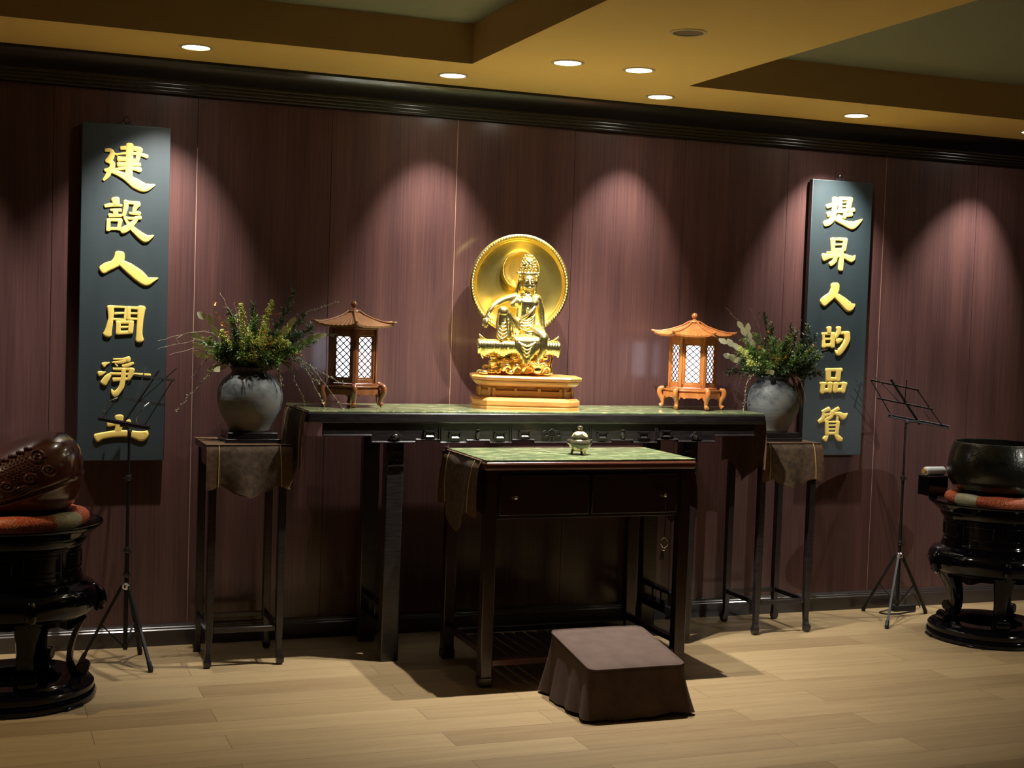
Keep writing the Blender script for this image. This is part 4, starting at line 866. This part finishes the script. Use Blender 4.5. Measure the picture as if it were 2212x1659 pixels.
# ------------------------------------------------------------------ round lacquer stands
def drum_stand(cx, cyy, rz, label):
    t = thing('lacquer_stand', label, 'instrument stand', (cx, cyy, 0), rz, 'round black lacquer instrument stands')
    b = MB(); b.ring([(.155, 0), (.285, 0), (.303, .006), (.306, .022), (.300, .034), (.292, .037), (.297, .045), (.296, .060), (.286, .070), (.270, .074), (.255, .090), (.190, .092), (.160, .080)], 72); b.build('base_ring', 'lacquer', t, smooth=40)
    for k in range(6):
        a = k * PI / 3; f = MB(); f.box(.262, -.045, -.0, .309, .045, .012, Matrix.Rotation(a, 4, 'Z')); f.build('pad_foot', 'lacquer', t, bevel=.004)
    b = MB(); b.lathe([(.12, .335), (.262, .330), (.285, .345), (.304, .362), (.311, .395), (.305, .425), (.290, .446), (.262, .456), (.250, .463), (.250, .475), (.246, .482), (.243, .49)], 72); b.build('shoulder', 'lacquer', t, smooth=50)
    # hanging scalloped skirt with scroll bosses
    b = MB(); N = 120; rings = [[], [], [], []]
    for j in range(N):
        a = 2 * PI * j / N; s = .5 + .5 * math.cos(a * 5); z = .305 + .028 * (1 - s) - .006 * math.cos(a * 15)
        for i, (r_, zz) in enumerate(((.270, .345), (.272, z), (.258, z), (.255, .345))): rings[i].append((r_ * math.cos(a), r_ * math.sin(a), zz))
    b.loft(rings, False, True); b.build('skirt', 'lacquer', t, smooth=50)
    b = MB(); b.lathe([(.20, .485), (.243, .488), (.243, .500), (.238, .503), (.238, .592), (.244, .596), (.244, .604), (.252, .612), (.262, .628), (.262, .638)], 72); b.build('drum_body', 'lacquer', t, smooth=40)
    c = MB()
    for k in range(8):
        a0 = 2 * PI * k / 8 + .08; a1 = a0 + 2 * PI / 8 - .16
        P = [(.2395 * math.cos(a0 + (a1 - a0) * i / 8), .2395 * math.sin(a0 + (a1 - a0) * i / 8)) for i in range(9)]
        c.tube([(x, y, .518) for x, y in P] + [(x, y, .580) for x, y in P[::-1]] + [(*P[0], .518)], .003, 6)
    c.build('panel_moulding', 'lacquer', t, smooth=80)
    b = MB(); b.lathe([(.20, .632), (.262, .636), (.282, .650), (.300, .668), (.316, .680), (.321, .686), (.320, .692), (.314, .694), (.305, .690), (.285, .678), (.27, .674), (.001, .674)], 80); b.build('rim_tray', 'lacquer', t, smooth=50)
    for k in range(5):
        a = 2 * PI * (k + .5) / 5; T = Matrix.Rotation(a, 4, 'Z'); b = MB()
        sect = []
        for (r_, z, w_, th) in ((.266, .345, .050, .026), (.252, .31, .046, .026), (.226, .26, .036, .024), (.208, .20, .030, .022), (.204, .15, .030, .022), (.214, .115, .036, .024), (.228, .09, .042, .026)):
            sect.append([(r_ - th / 2, -w_, z), (r_ + th * .3, -w_, z), (r_ + th / 2, -w_ * .6, z), (r_ + th / 2, w_ * .6, z), (r_ + th * .3, w_, z), (r_ - th / 2, w_, z)])
        b.loft(sect, True, True, T); L_ = b.build('leg', 'lacquer', t, smooth=50)
        b = MB(); b.lathe([(.001, -.034), (.022, -.034), (.026, -.030), (.026, .030), (.022, .034), (.001, .034)], 20, True, T @ Matrix.Translation((.254, 0, .116)) @ Matrix.Rotation(PI / 2, 4, 'X')); b.build('scroll_foot', 'lacquer', L_, smooth=40)
        b = MB(); TB(b, [(.285, 0, .44), (.312, 0, .415), (.318, 0, .375), (.300, 0, .342)], [.010, .020, .022, .012], 10); 
        for q in range(3): b.ball((.322 - .006 * q, (q - 1) * .014, .352 - .006 * (q % 2)), .008, 8)
        b.v = [tuple(T @ Vector(p)) for p in b.v]; b.build('carved_boss', 'lacquer', t, smooth=70)
    return t
drum_stand(.150, -.730, R(-90 + 36 + 8), 'round black lacquer stand under the wooden fish at the left edge')
drum_stand(4.790, -.760, R(-90 + 10), 'round black lacquer stand under the singing bowl at the right edge')
def cushion(cx, cyy, r, tr, label, rz, z=.674):
    c = MB(); n1, n2 = 96, 14; v = []; f = []
    for i in range(n1):
        a = 2 * PI * i / n1; fat = 1 + .08 * math.sin(a * 8 + .5)
        for j in range(n2):
            q = 2 * PI * j / n2; rr = r + tr * 1.15 * math.cos(q) * fat
            v.append((rr * math.cos(a), rr * math.sin(a), tr + tr * fat * math.sin(q) - (0 if fat < 1 else tr * (fat - 1)) * 0))
    for i in range(n1):
        for j in range(n2): a_ = i * n2 + j; b_ = i * n2 + (j + 1) % n2; k = ((i + 1) % n1) * n2; f.append((a_, b_, k + (j + 1) % n2, k + j))
    c.add(v, f); o = c.build('ring_cushion', 'cushion', None, smooth=180, loc=(cx, cyy, z)); o.rotation_euler = (0, 0, rz)
    return tag(o, label, 'cushion', 'brocade ring cushions')
cushion(.150, -.730, .228, .033, 'red and pale brocade ring cushion under the wooden fish', R(-8))
cushion(4.790, -.760, .205, .031, 'red, orange and pale brocade ring cushion under the singing bowl', R(48))
# ------------------------------------------------------------------ wooden fish
FC = Vector((.150, -.730, .866)); FA = (.243, .243, .165)
wf = thing('wooden_fish', 'large glossy maroon wooden fish drum with carved scrolls at the left edge', 'wooden fish drum', (FC.x, FC.y, .712))
def fish_surf(d):
    x, y, z = d; e = 2.35
    k = (abs(x / FA[0]) ** e + abs(y / FA[1]) ** e + abs(z / FA[2]) ** e) ** (-1 / e); p = Vector(d) * k
    up = max(0, p.z / FA[2]); p.z += .40 * (p.x - .07) * up ** .8
    p.z = max(p.z, -.150)
    s = p.z + .062 - .33 * (p.x + .02)         # slit plane
    front = 1 / (1 + math.exp((p.y - .03) / .03))
    g = -.013 * math.exp(-(s / .0035) ** 2) * front + .004 * math.exp(-((s + .010) / .006) ** 2) * front
    return p * (1 + g / p.length)
b = MB(); NA, NB = 180, 120; rings = []
for i in range(NB + 1):
    th = -PI / 2 + PI * (i + .01) / (NB + .02); rings.append([tuple(fish_surf((math.cos(th) * math.cos(2 * PI * j / NA), math.cos(th) * math.sin(2 * PI * j / NA), math.sin(th) * .8)) + Vector((0, 0, .154))) for j in range(NA)])
b.loft(rings, True, True); b.build('drum_body', 'fish', wf, smooth=180)
from mathutils import kdtree
_fp = [Vector(p) - Vector((0, 0, .154)) for r_ in rings for p in r_]; _fp = [p for p in _fp if p.y < .06 and p.z > -.10]
_kd = kdtree.KDTree(len(_fp))
for i, p in enumerate(_fp): _kd.insert((p.x, 0, p.z) if p.y < 0 else (p.x, .3, p.z), i)
_kd.balance()
def onfish(dx, dz, lift=0):     # point on the front surface at local offset dx, dz from the centre
    q = Vector((0, 0, 0)); ws = 0
    for co, i, d in _kd.find_n((dx, 0, dz), 7): w_ = 1 / (d * d + 1e-6); q += _fp[i] * w_; ws += w_
    q /= ws; return q + q.normalized() * lift + Vector((0, 0, .154))
c = MB()
for (sx_, sz_, rr, dr) in ((.058, .092, .030, 1), (.100, .046, .028, -1), (.036, .016, .024, 1), (-.044, -.010, .028, -1)):
    pts = []
    for i in range(34):
        a = i / 33 * 2 * PI * 1.8; r_ = rr * (1 - i / 36); pts.append(onfish(sx_ + r_ * math.cos(a * dr), sz_ + r_ * math.sin(a * dr) * .8, .003))
    c.tube(pts, [.0062 * (1 - .3 * i / 33) for i in range(34)], 6)
for k in range(13): c.ball(onfish(-.125 + k * .0135, .040 + k * .0065 + .006 * (k % 2), .004), .0105 if k % 2 else .008, 8)
for k in range(4):
    c.tube([onfish(-.060 + u * .125, -.066 + k * .010 + u * (.050 - k * .005) + .005 * math.sin(u * 9 + k), .003) for u in [i / 12 for i in range(13)]], .0048, 6)
for i in range(13):
    for j in range(8):
        x = -.120 + i * .0135 + j * .004 + .003 * (j % 2); z = .020 + i * .0060 - j * .0095 + .012
        if math.hypot(x - .036, z - .016) < .027 or math.hypot(x + .044, z + .010) < .031 or math.hypot(x - .058, z - .092) < .032: continue
        pts = [onfish(x + .0065 * math.cos(a), z + .0055 * math.sin(a), .0015) for a in (-.2, .5, 1.2, 1.9, 2.6)]
        c.tube(pts, .0018, 5)
c.build('carved_scrolls', 'fish', wf, smooth=80)
# ------------------------------------------------------------------ singing bowl, box and padded striker
sb = thing('singing_bowl', 'large dark bronze singing bowl on the right lacquer stand', 'singing bowl', (4.790, -.760, .726))
b = MB(); b.lathe([(.001, 0), (.10, .0), (.165, .010), (.205, .035), (.230, .075), (.238, .115), (.236, .16), (.226, .21), (.212, .250), (.208, .262), (.204, .264), (.198, .262), (.198, .250), (.214, .20), (.224, .15), (.222, .10), (.19, .04), (.10, .015), (.001, .014)], 96); b.build('bowl_body', 'bronze', sb, smooth=60)
t = thing('striker_box', 'small black box behind the singing bowl, jutting out to its left', 'box', (4.628, -.517, .694)); T = Matrix.Identity(4)
b = MB(); b.box(-.085, -.040, 0, .033, .050, .095, T); b.build('box_body', 'lacquer', t, bevel=.003)
b = MB(); b.box(-.088, -.042, .095, .035, .052, .102, T); b.build('box_lid', 'blackwood', t, bevel=.002)
t = thing('bowl_striker', 'white padded striker lying on the black box beside the singing bowl', 'bowl striker', (4.628, -.517, .8185)); T = Matrix.Rotation(PI / 2, 4, 'Y')
b = MB(); b.lathe([(.001, -.088), (.018, -.088), (.0215, -.084), (.0225, -.075), (.0225, .026), (.018, .032), (.001, .032)], 24, True, T @ Matrix.Translation((0, -.004, 0))); b.build('padded_roll', 'white', t, smooth=50)
b = MB(); b.lathe([(.001, -.098), (.014, -.097), (.017, -.09), (.017, -.086), (.001, -.086)], 20, True, T @ Matrix.Translation((0, -.004, 0))); b.build('wooden_end', 'cork', t, smooth=50)
# ------------------------------------------------------------------ music stands
def music_stand(cx, cyy, top, feet, desk, label, knobs):
    t = thing('music_stand', label, 'music stand', (cx, cyy, 0), 0, 'folding music stands beside the altar'); L = Matrix.Translation((-cx, -cyy, 0))
    hub = .335
    b = MB(); b.tube([(cx, cyy, .06), (cx, cyy, .50)], .0095, 12, L); b.build('lower_pole', 'rubber', t)
    b = MB(); b.tube([(cx, cyy, .48), (cx, cyy, .78)], .0075, 12, L); b.build('middle_pole', 'rubber', t)
    b = MB(); b.tube([(cx, cyy, .77), (cx, cyy, top)], .0055, 12, L); b.build('upper_pole', 'rubber', t)
    for z in knobs:
        b = MB(); b.lathe([(.011, -.012), (.013, -.008), (.013, .008), (.011, .012)], 14, True, L @ Matrix.Translation((cx, cyy, z))); b.bar(Vector((cx - .022, cyy - .012, z)) + L.translation, Vector((cx + .018, cyy - .014, z - .004)) + L.translation, .006, .005); b.build('clamp_knob', 'steel', t)
    b = MB(); b.lathe([(.016, -.014), (.020, -.008), (.020, .008), (.014, .016)], 16, True, L @ Matrix.Translation((cx, cyy, hub))); b.build('leg_hub', 'chrome', t)
    b = MB(); b.lathe([(.012, -.008), (.015, 0), (.012, .010)], 14, True, L @ Matrix.Translation((cx, cyy, .075))); b.build('lower_hub', 'rubber', t)
    for fx, fy in feet:
        d = Vector((fx - cx, fy - cyy, 0)); h = Vector((cx, cyy, hub)) + d.normalized() * .018; f = Vector((fx, fy, .014)); b = MB(); b.bar(h + L.translation, f + L.translation, .011, .013); lg = b.build('leg', 'rubber', t)
        b = MB(); b.tube([tuple(f + (h - f).normalized() * .03 + L.translation), tuple(f + L.translation), tuple(f + Vector((0, 0, -.014)) + L.translation)], [.010, .011, .010], 10); b.build('rubber_foot', 'rubber', lg)
        mid = h.lerp(f, .52); b = MB(); b.bar(mid + L.translation, Vector((cx, cyy, .078)) + d.normalized() * .012 + L.translation, .008, .004); b.build('brace', 'rubber', t)
    B1, B2, M1, M2, T1, T2 = [Vector(p) for p in desk]; lv = L.translation
    nrm = (B2 - B1).cross(T1 - B1).normalized()
    b = MB(); b.bar(B1 + lv, B2 + lv, .020, .003, nrm); b.bar(B1 + lv + nrm * .0, B2 + lv, .003, .024, nrm); b.build('desk_ledge', 'steel', t)
    for p, q in ((M1, M2), (T1, T2)): b = MB(); b.bar(p + lv, q + lv, .010, .003, nrm); b.build('cross_bar', 'rubber', t)
    b1 = B1.lerp(B2, .06); b2 = B1.lerp(B2, .90)
    for p, q in ((b1, T1), (b2, T2.lerp(T1, .04))): b = MB(); b.bar(p + lv, q + lv, .006, .003, nrm); b.build('side_bar', 'rubber', t)
    bm_, tm = B1.lerp(B2, .5), T1.lerp(T2, .5); ext = tm + (tm - bm_) * .16
    b = MB(); b.bar(bm_ - (tm - bm_) * .08 + lv, ext + lv, .014, .005, nrm); b.build('spine_bar', 'rubber', t)
    b = MB(); b.bar(M1.lerp(M2, .42) + lv, tm + (T1 - tm) * .7 + (tm - bm_) * .2 + lv, .005, .003, nrm); b.build('diagonal_bar', 'steel', t)
    b = MB(); b.bar(M1.lerp(M2, .5) + lv, tm + (T2 - tm) * .75 + (tm - bm_) * .25 + lv, .004, .003, nrm); b.build('diagonal_bar', 'rubber', t)
    for u, s in ((.15, 1), (.80, -1)):
        p = B1.lerp(B2, u); q = p.lerp(T1 if s > 0 else T2, .45); b = MB(); sg = nrm * (.03 if nrm.dot(CAM - B1) > 0 else -.03)
        b.tube([tuple(p + lv), tuple(p.lerp(q, .2) + sg + lv), tuple(p.lerp(q, .75) + sg * 1.1 + lv), tuple(q + (B2 - B1).normalized() * .02 * s + sg * .6 + lv)], .0018, 6); b.build('page_clip', 'chrome', t)
    b = MB(); b.tube([(cx, cyy, top - .03), (cx, cyy, top), tuple(bm_)], .008, 8, L); b.ball((cx, cyy - .012, top - .004), .010, 8, L); b.build('desk_hinge', 'steel', t)
    return t
music_stand(.606, -.300, 1.005, [(.694, -.475), (.683, -.165), (.430, -.262)], [(.496, -.10, 1.036), (.661, -.52, 1.033), (.568, -.10, 1.130), (.726, -.50, 1.126), (.638, -.12, 1.229), (.766, -.47, 1.228)],
            'black folding music stand in front of the left calligraphy board', (.80, .49, .385))
music_stand(4.612, -.250, 1.05, [(4.522, -.079), (4.383, -.479), (4.83, -.21)], [(4.609, -.10, 1.071), (4.772, -.40, 1.034), (4.533, -.10, 1.165), (4.665, -.40, 1.128), (4.486, -.10, 1.262), (4.573, -.40, 1.227)],
            'black folding music stand between the right calligraphy board and the singing bowl', (.75, .40))
# power lead on the floor behind the right stand
t = thing('power_strip', 'small black power strip on the floor by the right music stand', 'power strip', (4.74, -.115, 0))
b = MB(); b.box(-.055, -.022, 0, .085, .022, .034); b.build('strip_body', 'rubber', t, bevel=.005)
b = MB(); b.tube(smooth_path([(-.055, 0, .015), (-.11, -.01, .008), (-.16, -.03, .005), (-.15, -.07, .005), (-.08, -.085, .005), (.0, -.06, .005), (.06, -.045, .005)], 6), .0038, 8); b.build('power_lead', 'rubber', t)
b = MB(); b.tube(smooth_path([(.02, 0, .034), (.04, 0, .075), (.08, .01, .09), (.12, .02, .05), (.15, .03, .006)], 6), .0035, 8); b.build('plug_lead', 'rubber', t)
# ------------------------------------------------------------------ dried and fresh flower arrangements
def leafcard(b, p, d, w, l, up, fold=.25, curl=.15):
    d = d.normalized(); a = d.cross(up)
    if a.length < 1e-4: a = d.orthogonal()
    a.normalize(); n = a.cross(d)
    P = []
    for t_, wd in ((0, .08), (.3, .8), (.6, .95), (.85, .55), (1, .04)):
        c = p + d * l * t_ - n * curl * l * t_ * t_
        P.append((c - a * w * wd / 2 + n * w * fold * wd * .5, c, c + a * w * wd / 2 + n * w * fold * wd * .5))
    v = [tuple(q) for r_ in P for q in r_] ; k = len(v); th = n * -.0006
    v += [tuple(Vector(q) + th) for q in v]
    f = []
    for i in range(4):
        for j in range(2):
            s = i * 3 + j; f += [(s, s + 1, s + 4, s + 3), (k + s + 3, k + s + 4, k + s + 1, k + s)]
    for i in range(4): s = i * 3; f += [(s, s + 3, k + s + 3, k + s), (s + 2, k + s + 2, k + s + 5, s + 5)]
    b.add(v, f)
def rvec(r_, s=1): return Vector((r_.uniform(-s, s), r_.uniform(-s, s), r_.uniform(-s, s)))
def arrangement(cx, cyy, z0, view, items, label, seed):
    """items: (kind, tip_right, tip_up, toward_viewer, extra); right/up are metres from the vase mouth"""
    t = thing('flower_arrangement', label, 'flower arrangement', (cx, cyy, z0), 0, 'flower arrangements in the two vases')
    rgt = Vector((math.cos(view), -math.sin(view), 0)); fwd = Vector((-math.sin(view), -math.cos(view), 0)); rnd = random.Random(seed)
    for it in items:
        kind, tx, tz, ty = it[:4]; extra = it[4:] if len(it) > 4 else ()
        tip = rgt * tx + fwd * ty + Vector((0, 0, tz)); L_ = tip.length
        st0 = rgt * max(-.05, min(.05, tx * .25)) + fwd * max(-.04, min(.05, ty * .3)) + Vector((0, 0, -.02))
        up0 = st0 + Vector((tx * .10 * rgt.x, tx * .10 * rgt.y, .04 + .03 * rnd.random()))
        mid = st0.lerp(tip, .5) + Vector((0, 0, .10 * L_ if tz < L_ * .7 else .0)) + rvec(rnd, .012)
        if extra: mid = rgt * extra[0] + fwd * (ty * .6 + .02) + Vector((0, 0, extra[1]))
        path = smooth_path([st0, up0.lerp(mid, .15), mid, tip], 10 if kind in ('twig', 'budtwig') else 6); n = len(path)
        # little kinks for twigs
        if kind in ('twig', 'budtwig'): path = [p + rvec(rnd, .0035) for p in path]
        b = MB(); r0 = {'twig': .0024, 'budtwig': .0020, 'leaf': .0015, 'drift': .004}.get(kind, .0014)
        b.tube(path, [r0 * (1 - .6 * i / n) for i in range(n)], 5)
        Z = Vector((0, 0, 1))
        if kind == 'twig':
            for i in range(int(n * .35), n - 1, 5):
                d = (path[i + 1] - path[i]).normalized() + rvec(rnd, .8); q = path[i] + d.normalized() * rnd.uniform(.015, .04); b.tube([path[i], path[i].lerp(q, .5) + rvec(rnd, .003), q], [.0013, .001, .0006], 4)
            b.build('twig', 'twig', t, smooth=80)
        elif kind == 'budtwig':
            main = b.build('budding_twig', 'twig', t, smooth=80); c = MB()
            for i in range(int(n * .25), n):
                for q in range(2):
                    p = path[i] + rvec(rnd, .006); c.ball(p, rnd.uniform(.0025, .0046), 5)
                if rnd.random() < .6: leafcard(c, path[i], (path[min(i + 1, n - 1)] - path[i - 1]) + rvec(rnd, .02), .006, rnd.uniform(.010, .018), Z)
            c.build('buds', 'bud', main, smooth=80, kind='stuff')
        elif kind in ('dark', 'mid'):
            c = MB()
            for i in range(int(n * .18), n):
                for q in range(11):
                    d = (path[min(i + 1, n - 1)] - path[i - 1]).normalized() * .7 + rvec(rnd, 1); a = path[i] + rvec(rnd, .004)
                    if rnd.random() < .45:
                        e = a + d.normalized() * rnd.uniform(.015, .035); c.tube([a, e], .0007, 4)
                        for _ in range(3): leafcard(c, a.lerp(e, rnd.random()), d + rvec(rnd, .9), rnd.uniform(.005, .010), rnd.uniform(.011, .021), Z)
                    else: leafcard(c, a, d, rnd.uniform(.006, .011), rnd.uniform(.013, .026), Z)
            m_ = b.build('stem', 'twig', t); c.build('foliage', 'leafdark' if kind == 'dark' else 'leafmid', m_, smooth=0, kind='stuff')
        elif kind == 'spike':
            m_ = b.build('flower_stem', 'leafmid', t); c = MB(); s0 = int(n * .35)
            for i in range(s0, n):
                w_ = .036 * (1 - ((i - s0) / (n - s0)) ** 1.3) + .004
                for q in range(56):
                    p = path[i] + Vector((rnd.gauss(0, w_ * .55), rnd.gauss(0, w_ * .55), rnd.uniform(-.012, .012))); c.ball(p, rnd.uniform(.0022, .0044), 5)
            c.build('blossom_cluster', 'yellowgreen', m_, smooth=80, kind='stuff')
        elif kind == 'orange':
            m_ = b.build('flower_stem', 'leafmid', t); c = MB(); s0 = int(n * .55)
            for i in range(s0, n):
                for q in range(2): leafcard(c, path[i] + rvec(rnd, .004), rvec(rnd, 1) + Vector((0, 0, .7)), .007, rnd.uniform(.012, .022), Z)
            c.build('petals', 'orange', m_, smooth=0, kind='stuff')
        elif kind == 'lily':
            m_ = b.build('flower_stem', 'leafmid', t); c = MB()
            for s in (-1, 1):
                for q in range(2): leafcard(c, tip + rvec(rnd, .003), rgt * s + Vector((0, 0, .18 + .25 * q)) + fwd * .3, .011, rnd.uniform(.030, .042), Z)
            leafcard(c, tip, Z, .008, .02, rgt); c.build('petals', 'orange', m_, smooth=0, kind='stuff')
        elif kind == 'leaf':
            m_ = b.build('leaf_stem', 'leafmid', t)
            for q in range(3):
                c = MB(); i = n - 1 - q * 2; leafcard(c, path[i], (path[-1] - path[-3]).normalized() * .8 + rgt * rnd.uniform(-.5, .5) + fwd * .3, rnd.uniform(.024, .034), rnd.uniform(.045, .065), fwd, .1); c.build('leaf', 'leafpale', m_, smooth=60)
        elif kind == 'drift':
            for q in range(3):
                c = MB(); leafcard(c, path[int(n * .4)] + rvec(rnd, .006), (tip - path[int(n * .4)]) + rvec(rnd, .02), .028, (tip - path[int(n * .4)]).length * rnd.uniform(.8, 1.1), Z, .5, .3)
                c.build('dried_leaf', 'drift', t, smooth=60)
            b.build('dried_stem', 'drift', t)
    return t
S1 = lambda k, cx, cyy, y, *e: (k, (cx - 615) / 1559, (565 - cyy) / 1559, y, *(((e[0] - 615) / 1559, (565 - e[1]) / 1559) if e else ()))
left_items = [S1('spike', 540, 150, .02), S1('spike', 745, 120, .0), S1('spike', 600, 330, .09), S1('spike', 700, 270, .07), S1('spike', 865, 275, .05), S1('spike', 560, 400, .10), S1('spike', 660, 380, .11), S1('spike', 420, 330, .06), S1('spike', 820, 360, .08),
    S1('orange', 350, 130, .0), S1('orange', 425, 260, .02), S1('orange', 760, 370, .10), S1('orange', 945, 470, .06), S1('orange', 710, 330, .10), S1('lily', 745, 200, .0),
    S1('dark', 890, 65, -.02), S1('dark', 960, 210, -.01), S1('dark', 1010, 290, .02), S1('dark', 830, 180, -.04), S1('dark', 930, 330, .05), S1('mid', 480, 260, .03), S1('mid', 640, 240, .0), S1('mid', 330, 400, .03), S1('mid', 1020, 380, .04), S1('mid', 560, 480, .10), S1('mid', 720, 480, .10), S1('dark', 440, 420, .06), S1('mid', 900, 430, .07), S1('dark', 650, 430, .10), S1('mid', 400, 480, .05), S1('dark', 620, 150, -.05), S1('dark', 470, 200, -.04),
    S1('dark', 250, 380, .0), S1('mid', 800, 500, .09),
    S1('leaf', 315, 245, .02), S1('leaf', 275, 370, .04), S1('leaf', 300, 435, .05), S1('leaf', 300, 490, .06), S1('leaf', 410, 570, .06), S1('leaf', 1030, 350, .03), S1('leaf', 860, 290, .06), S1('drift', 930, 490, .05), S1('drift', 760, 570, .09),
    S1('twig', 0, 402, .02, 330, 330), S1('twig', 0, 458, .03, 300, 390), S1('twig', 205, 680, .05, 330, 510), S1('twig', 395, 58, -.03, 520, 300), S1('twig', 490, 130, -.03, 540, 320), S1('twig', 80, 495, .06, 330, 430), S1('twig', 630, 130, -.04), S1('twig', 850, 130, -.04),
    S1('budtwig', 135, 865, .06, 360, 600), S1('budtwig', 1190, 105, -.04, 960, 200), S1('budtwig', 1180, 325, .0, 980, 330), S1('budtwig', 1000, 860, .05, 880, 560), S1('budtwig', 1170, 915, .06, 960, 540), S1('budtwig', 1320, 925, .08, 1000, 530), S1('budtwig', 1240, 660, .05, 960, 520), S1('budtwig', 830, 690, .08, 800, 560), S1('budtwig', 1080, 660, .03, 920, 480), S1('budtwig', 320, 640, .07, 420, 520)]
_r = random.Random(21)
for k in range(20):
    a = R(-70 + 140 * (k + _r.random()) / 20); l = _r.uniform(.10, .19); left_items.append((('mid', 'dark', 'spike', 'mid', 'mid')[k % 5], l * math.sin(a) * 1.1, l * math.cos(a) * .9 + .01, _r.uniform(-.08, .10)))
arrangement(VL[0], VL[1], 1.0025 + .2775, R(12), left_items, 'wide flower arrangement with yellow-green and orange flowers and long twigs, in the left vase', 3)
S2 = lambda k, cx, cyy, y, *e: (k, (cx - 1040) / 1493, (605 - cyy) / 1493, y, *(((e[0] - 1040) / 1493, (605 - e[1]) / 1493) if e else ()))
right_items = [S2('dark', 960, 155, -.02), S2('dark', 1010, 230, .0), S2('dark', 1160, 245, .02), S2('dark', 1290, 240, -.02), S2('dark', 1340, 300, -.03), S2('mid', 900, 300, .04), S2('mid', 1030, 330, .06), S2('mid', 1130, 330, .07), S2('mid', 1230, 370, .05), S2('mid', 1320, 400, .03), S2('mid', 1370, 440, .02), S2('mid', 870, 410, .06), S2('mid', 960, 430, .09), S2('mid', 1080, 450, .10), S2('mid', 1190, 470, .09), S2('dark', 1300, 510, .05), S2('dark', 1370, 570, .02), S2('dark', 800, 500, .05), S2('dark', 700, 580, .03), S2('mid', 1010, 520, .10), S2('dark', 1120, 540, .10), S2('dark', 900, 540, .08), S2('mid', 820, 330, .02), S2('dark', 1200, 290, -.03), S2('mid', 1270, 450, .06),
    S2('spike', 830, 430, .06), S2('spike', 780, 400, .04), S2('spike', 850, 500, .08), S2('spike', 1150, 300, .02),
    S2('orange', 930, 390, .09), S2('orange', 1050, 460, .11), S2('orange', 1110, 450, .11), S2('orange', 990, 280, .04), S2('orange', 1330, 370, .03),
    S2('leaf', 800, 255, .03), S2('leaf', 690, 370, .02), S2('leaf', 720, 470, .05), S2('leaf', 830, 290, .05), S2('leaf', 1000, 575, .10), S2('leaf', 760, 490, .05),
    S2('drift', 1290, 790, .06, 1240, 640), S2('drift', 1250, 620, .07), S2('twig', 655, 90, -.04, 820, 260), S2('twig', 845, 90, -.04, 930, 260), S2('twig', 1240, 170, -.05), S2('twig', 1125, 140, -.04), S2('twig', 710, 740, .06, 800, 600), S2('twig', 1440, 380, -.02, 1330, 430),
    S2('budtwig', 760, 830, .08, 800, 610), S2('budtwig', 820, 905, .12, 850, 640), S2('budtwig', 680, 610, .05, 780, 520), S2('budtwig', 1380, 620, .04, 1300, 500)]
for k in range(18):
    a = R(-75 + 150 * (k + _r.random()) / 18); l = _r.uniform(.12, .20); right_items.append((('mid', 'dark', 'mid')[k % 3], l * math.sin(a) * 1.1, l * math.cos(a) * .95 + .01, _r.uniform(-.08, .10)))
arrangement(VR[0], VR[1], 1.0025 + .2775, R(28), right_items, 'dense green flower arrangement with small orange flowers, in the right vase', 8)
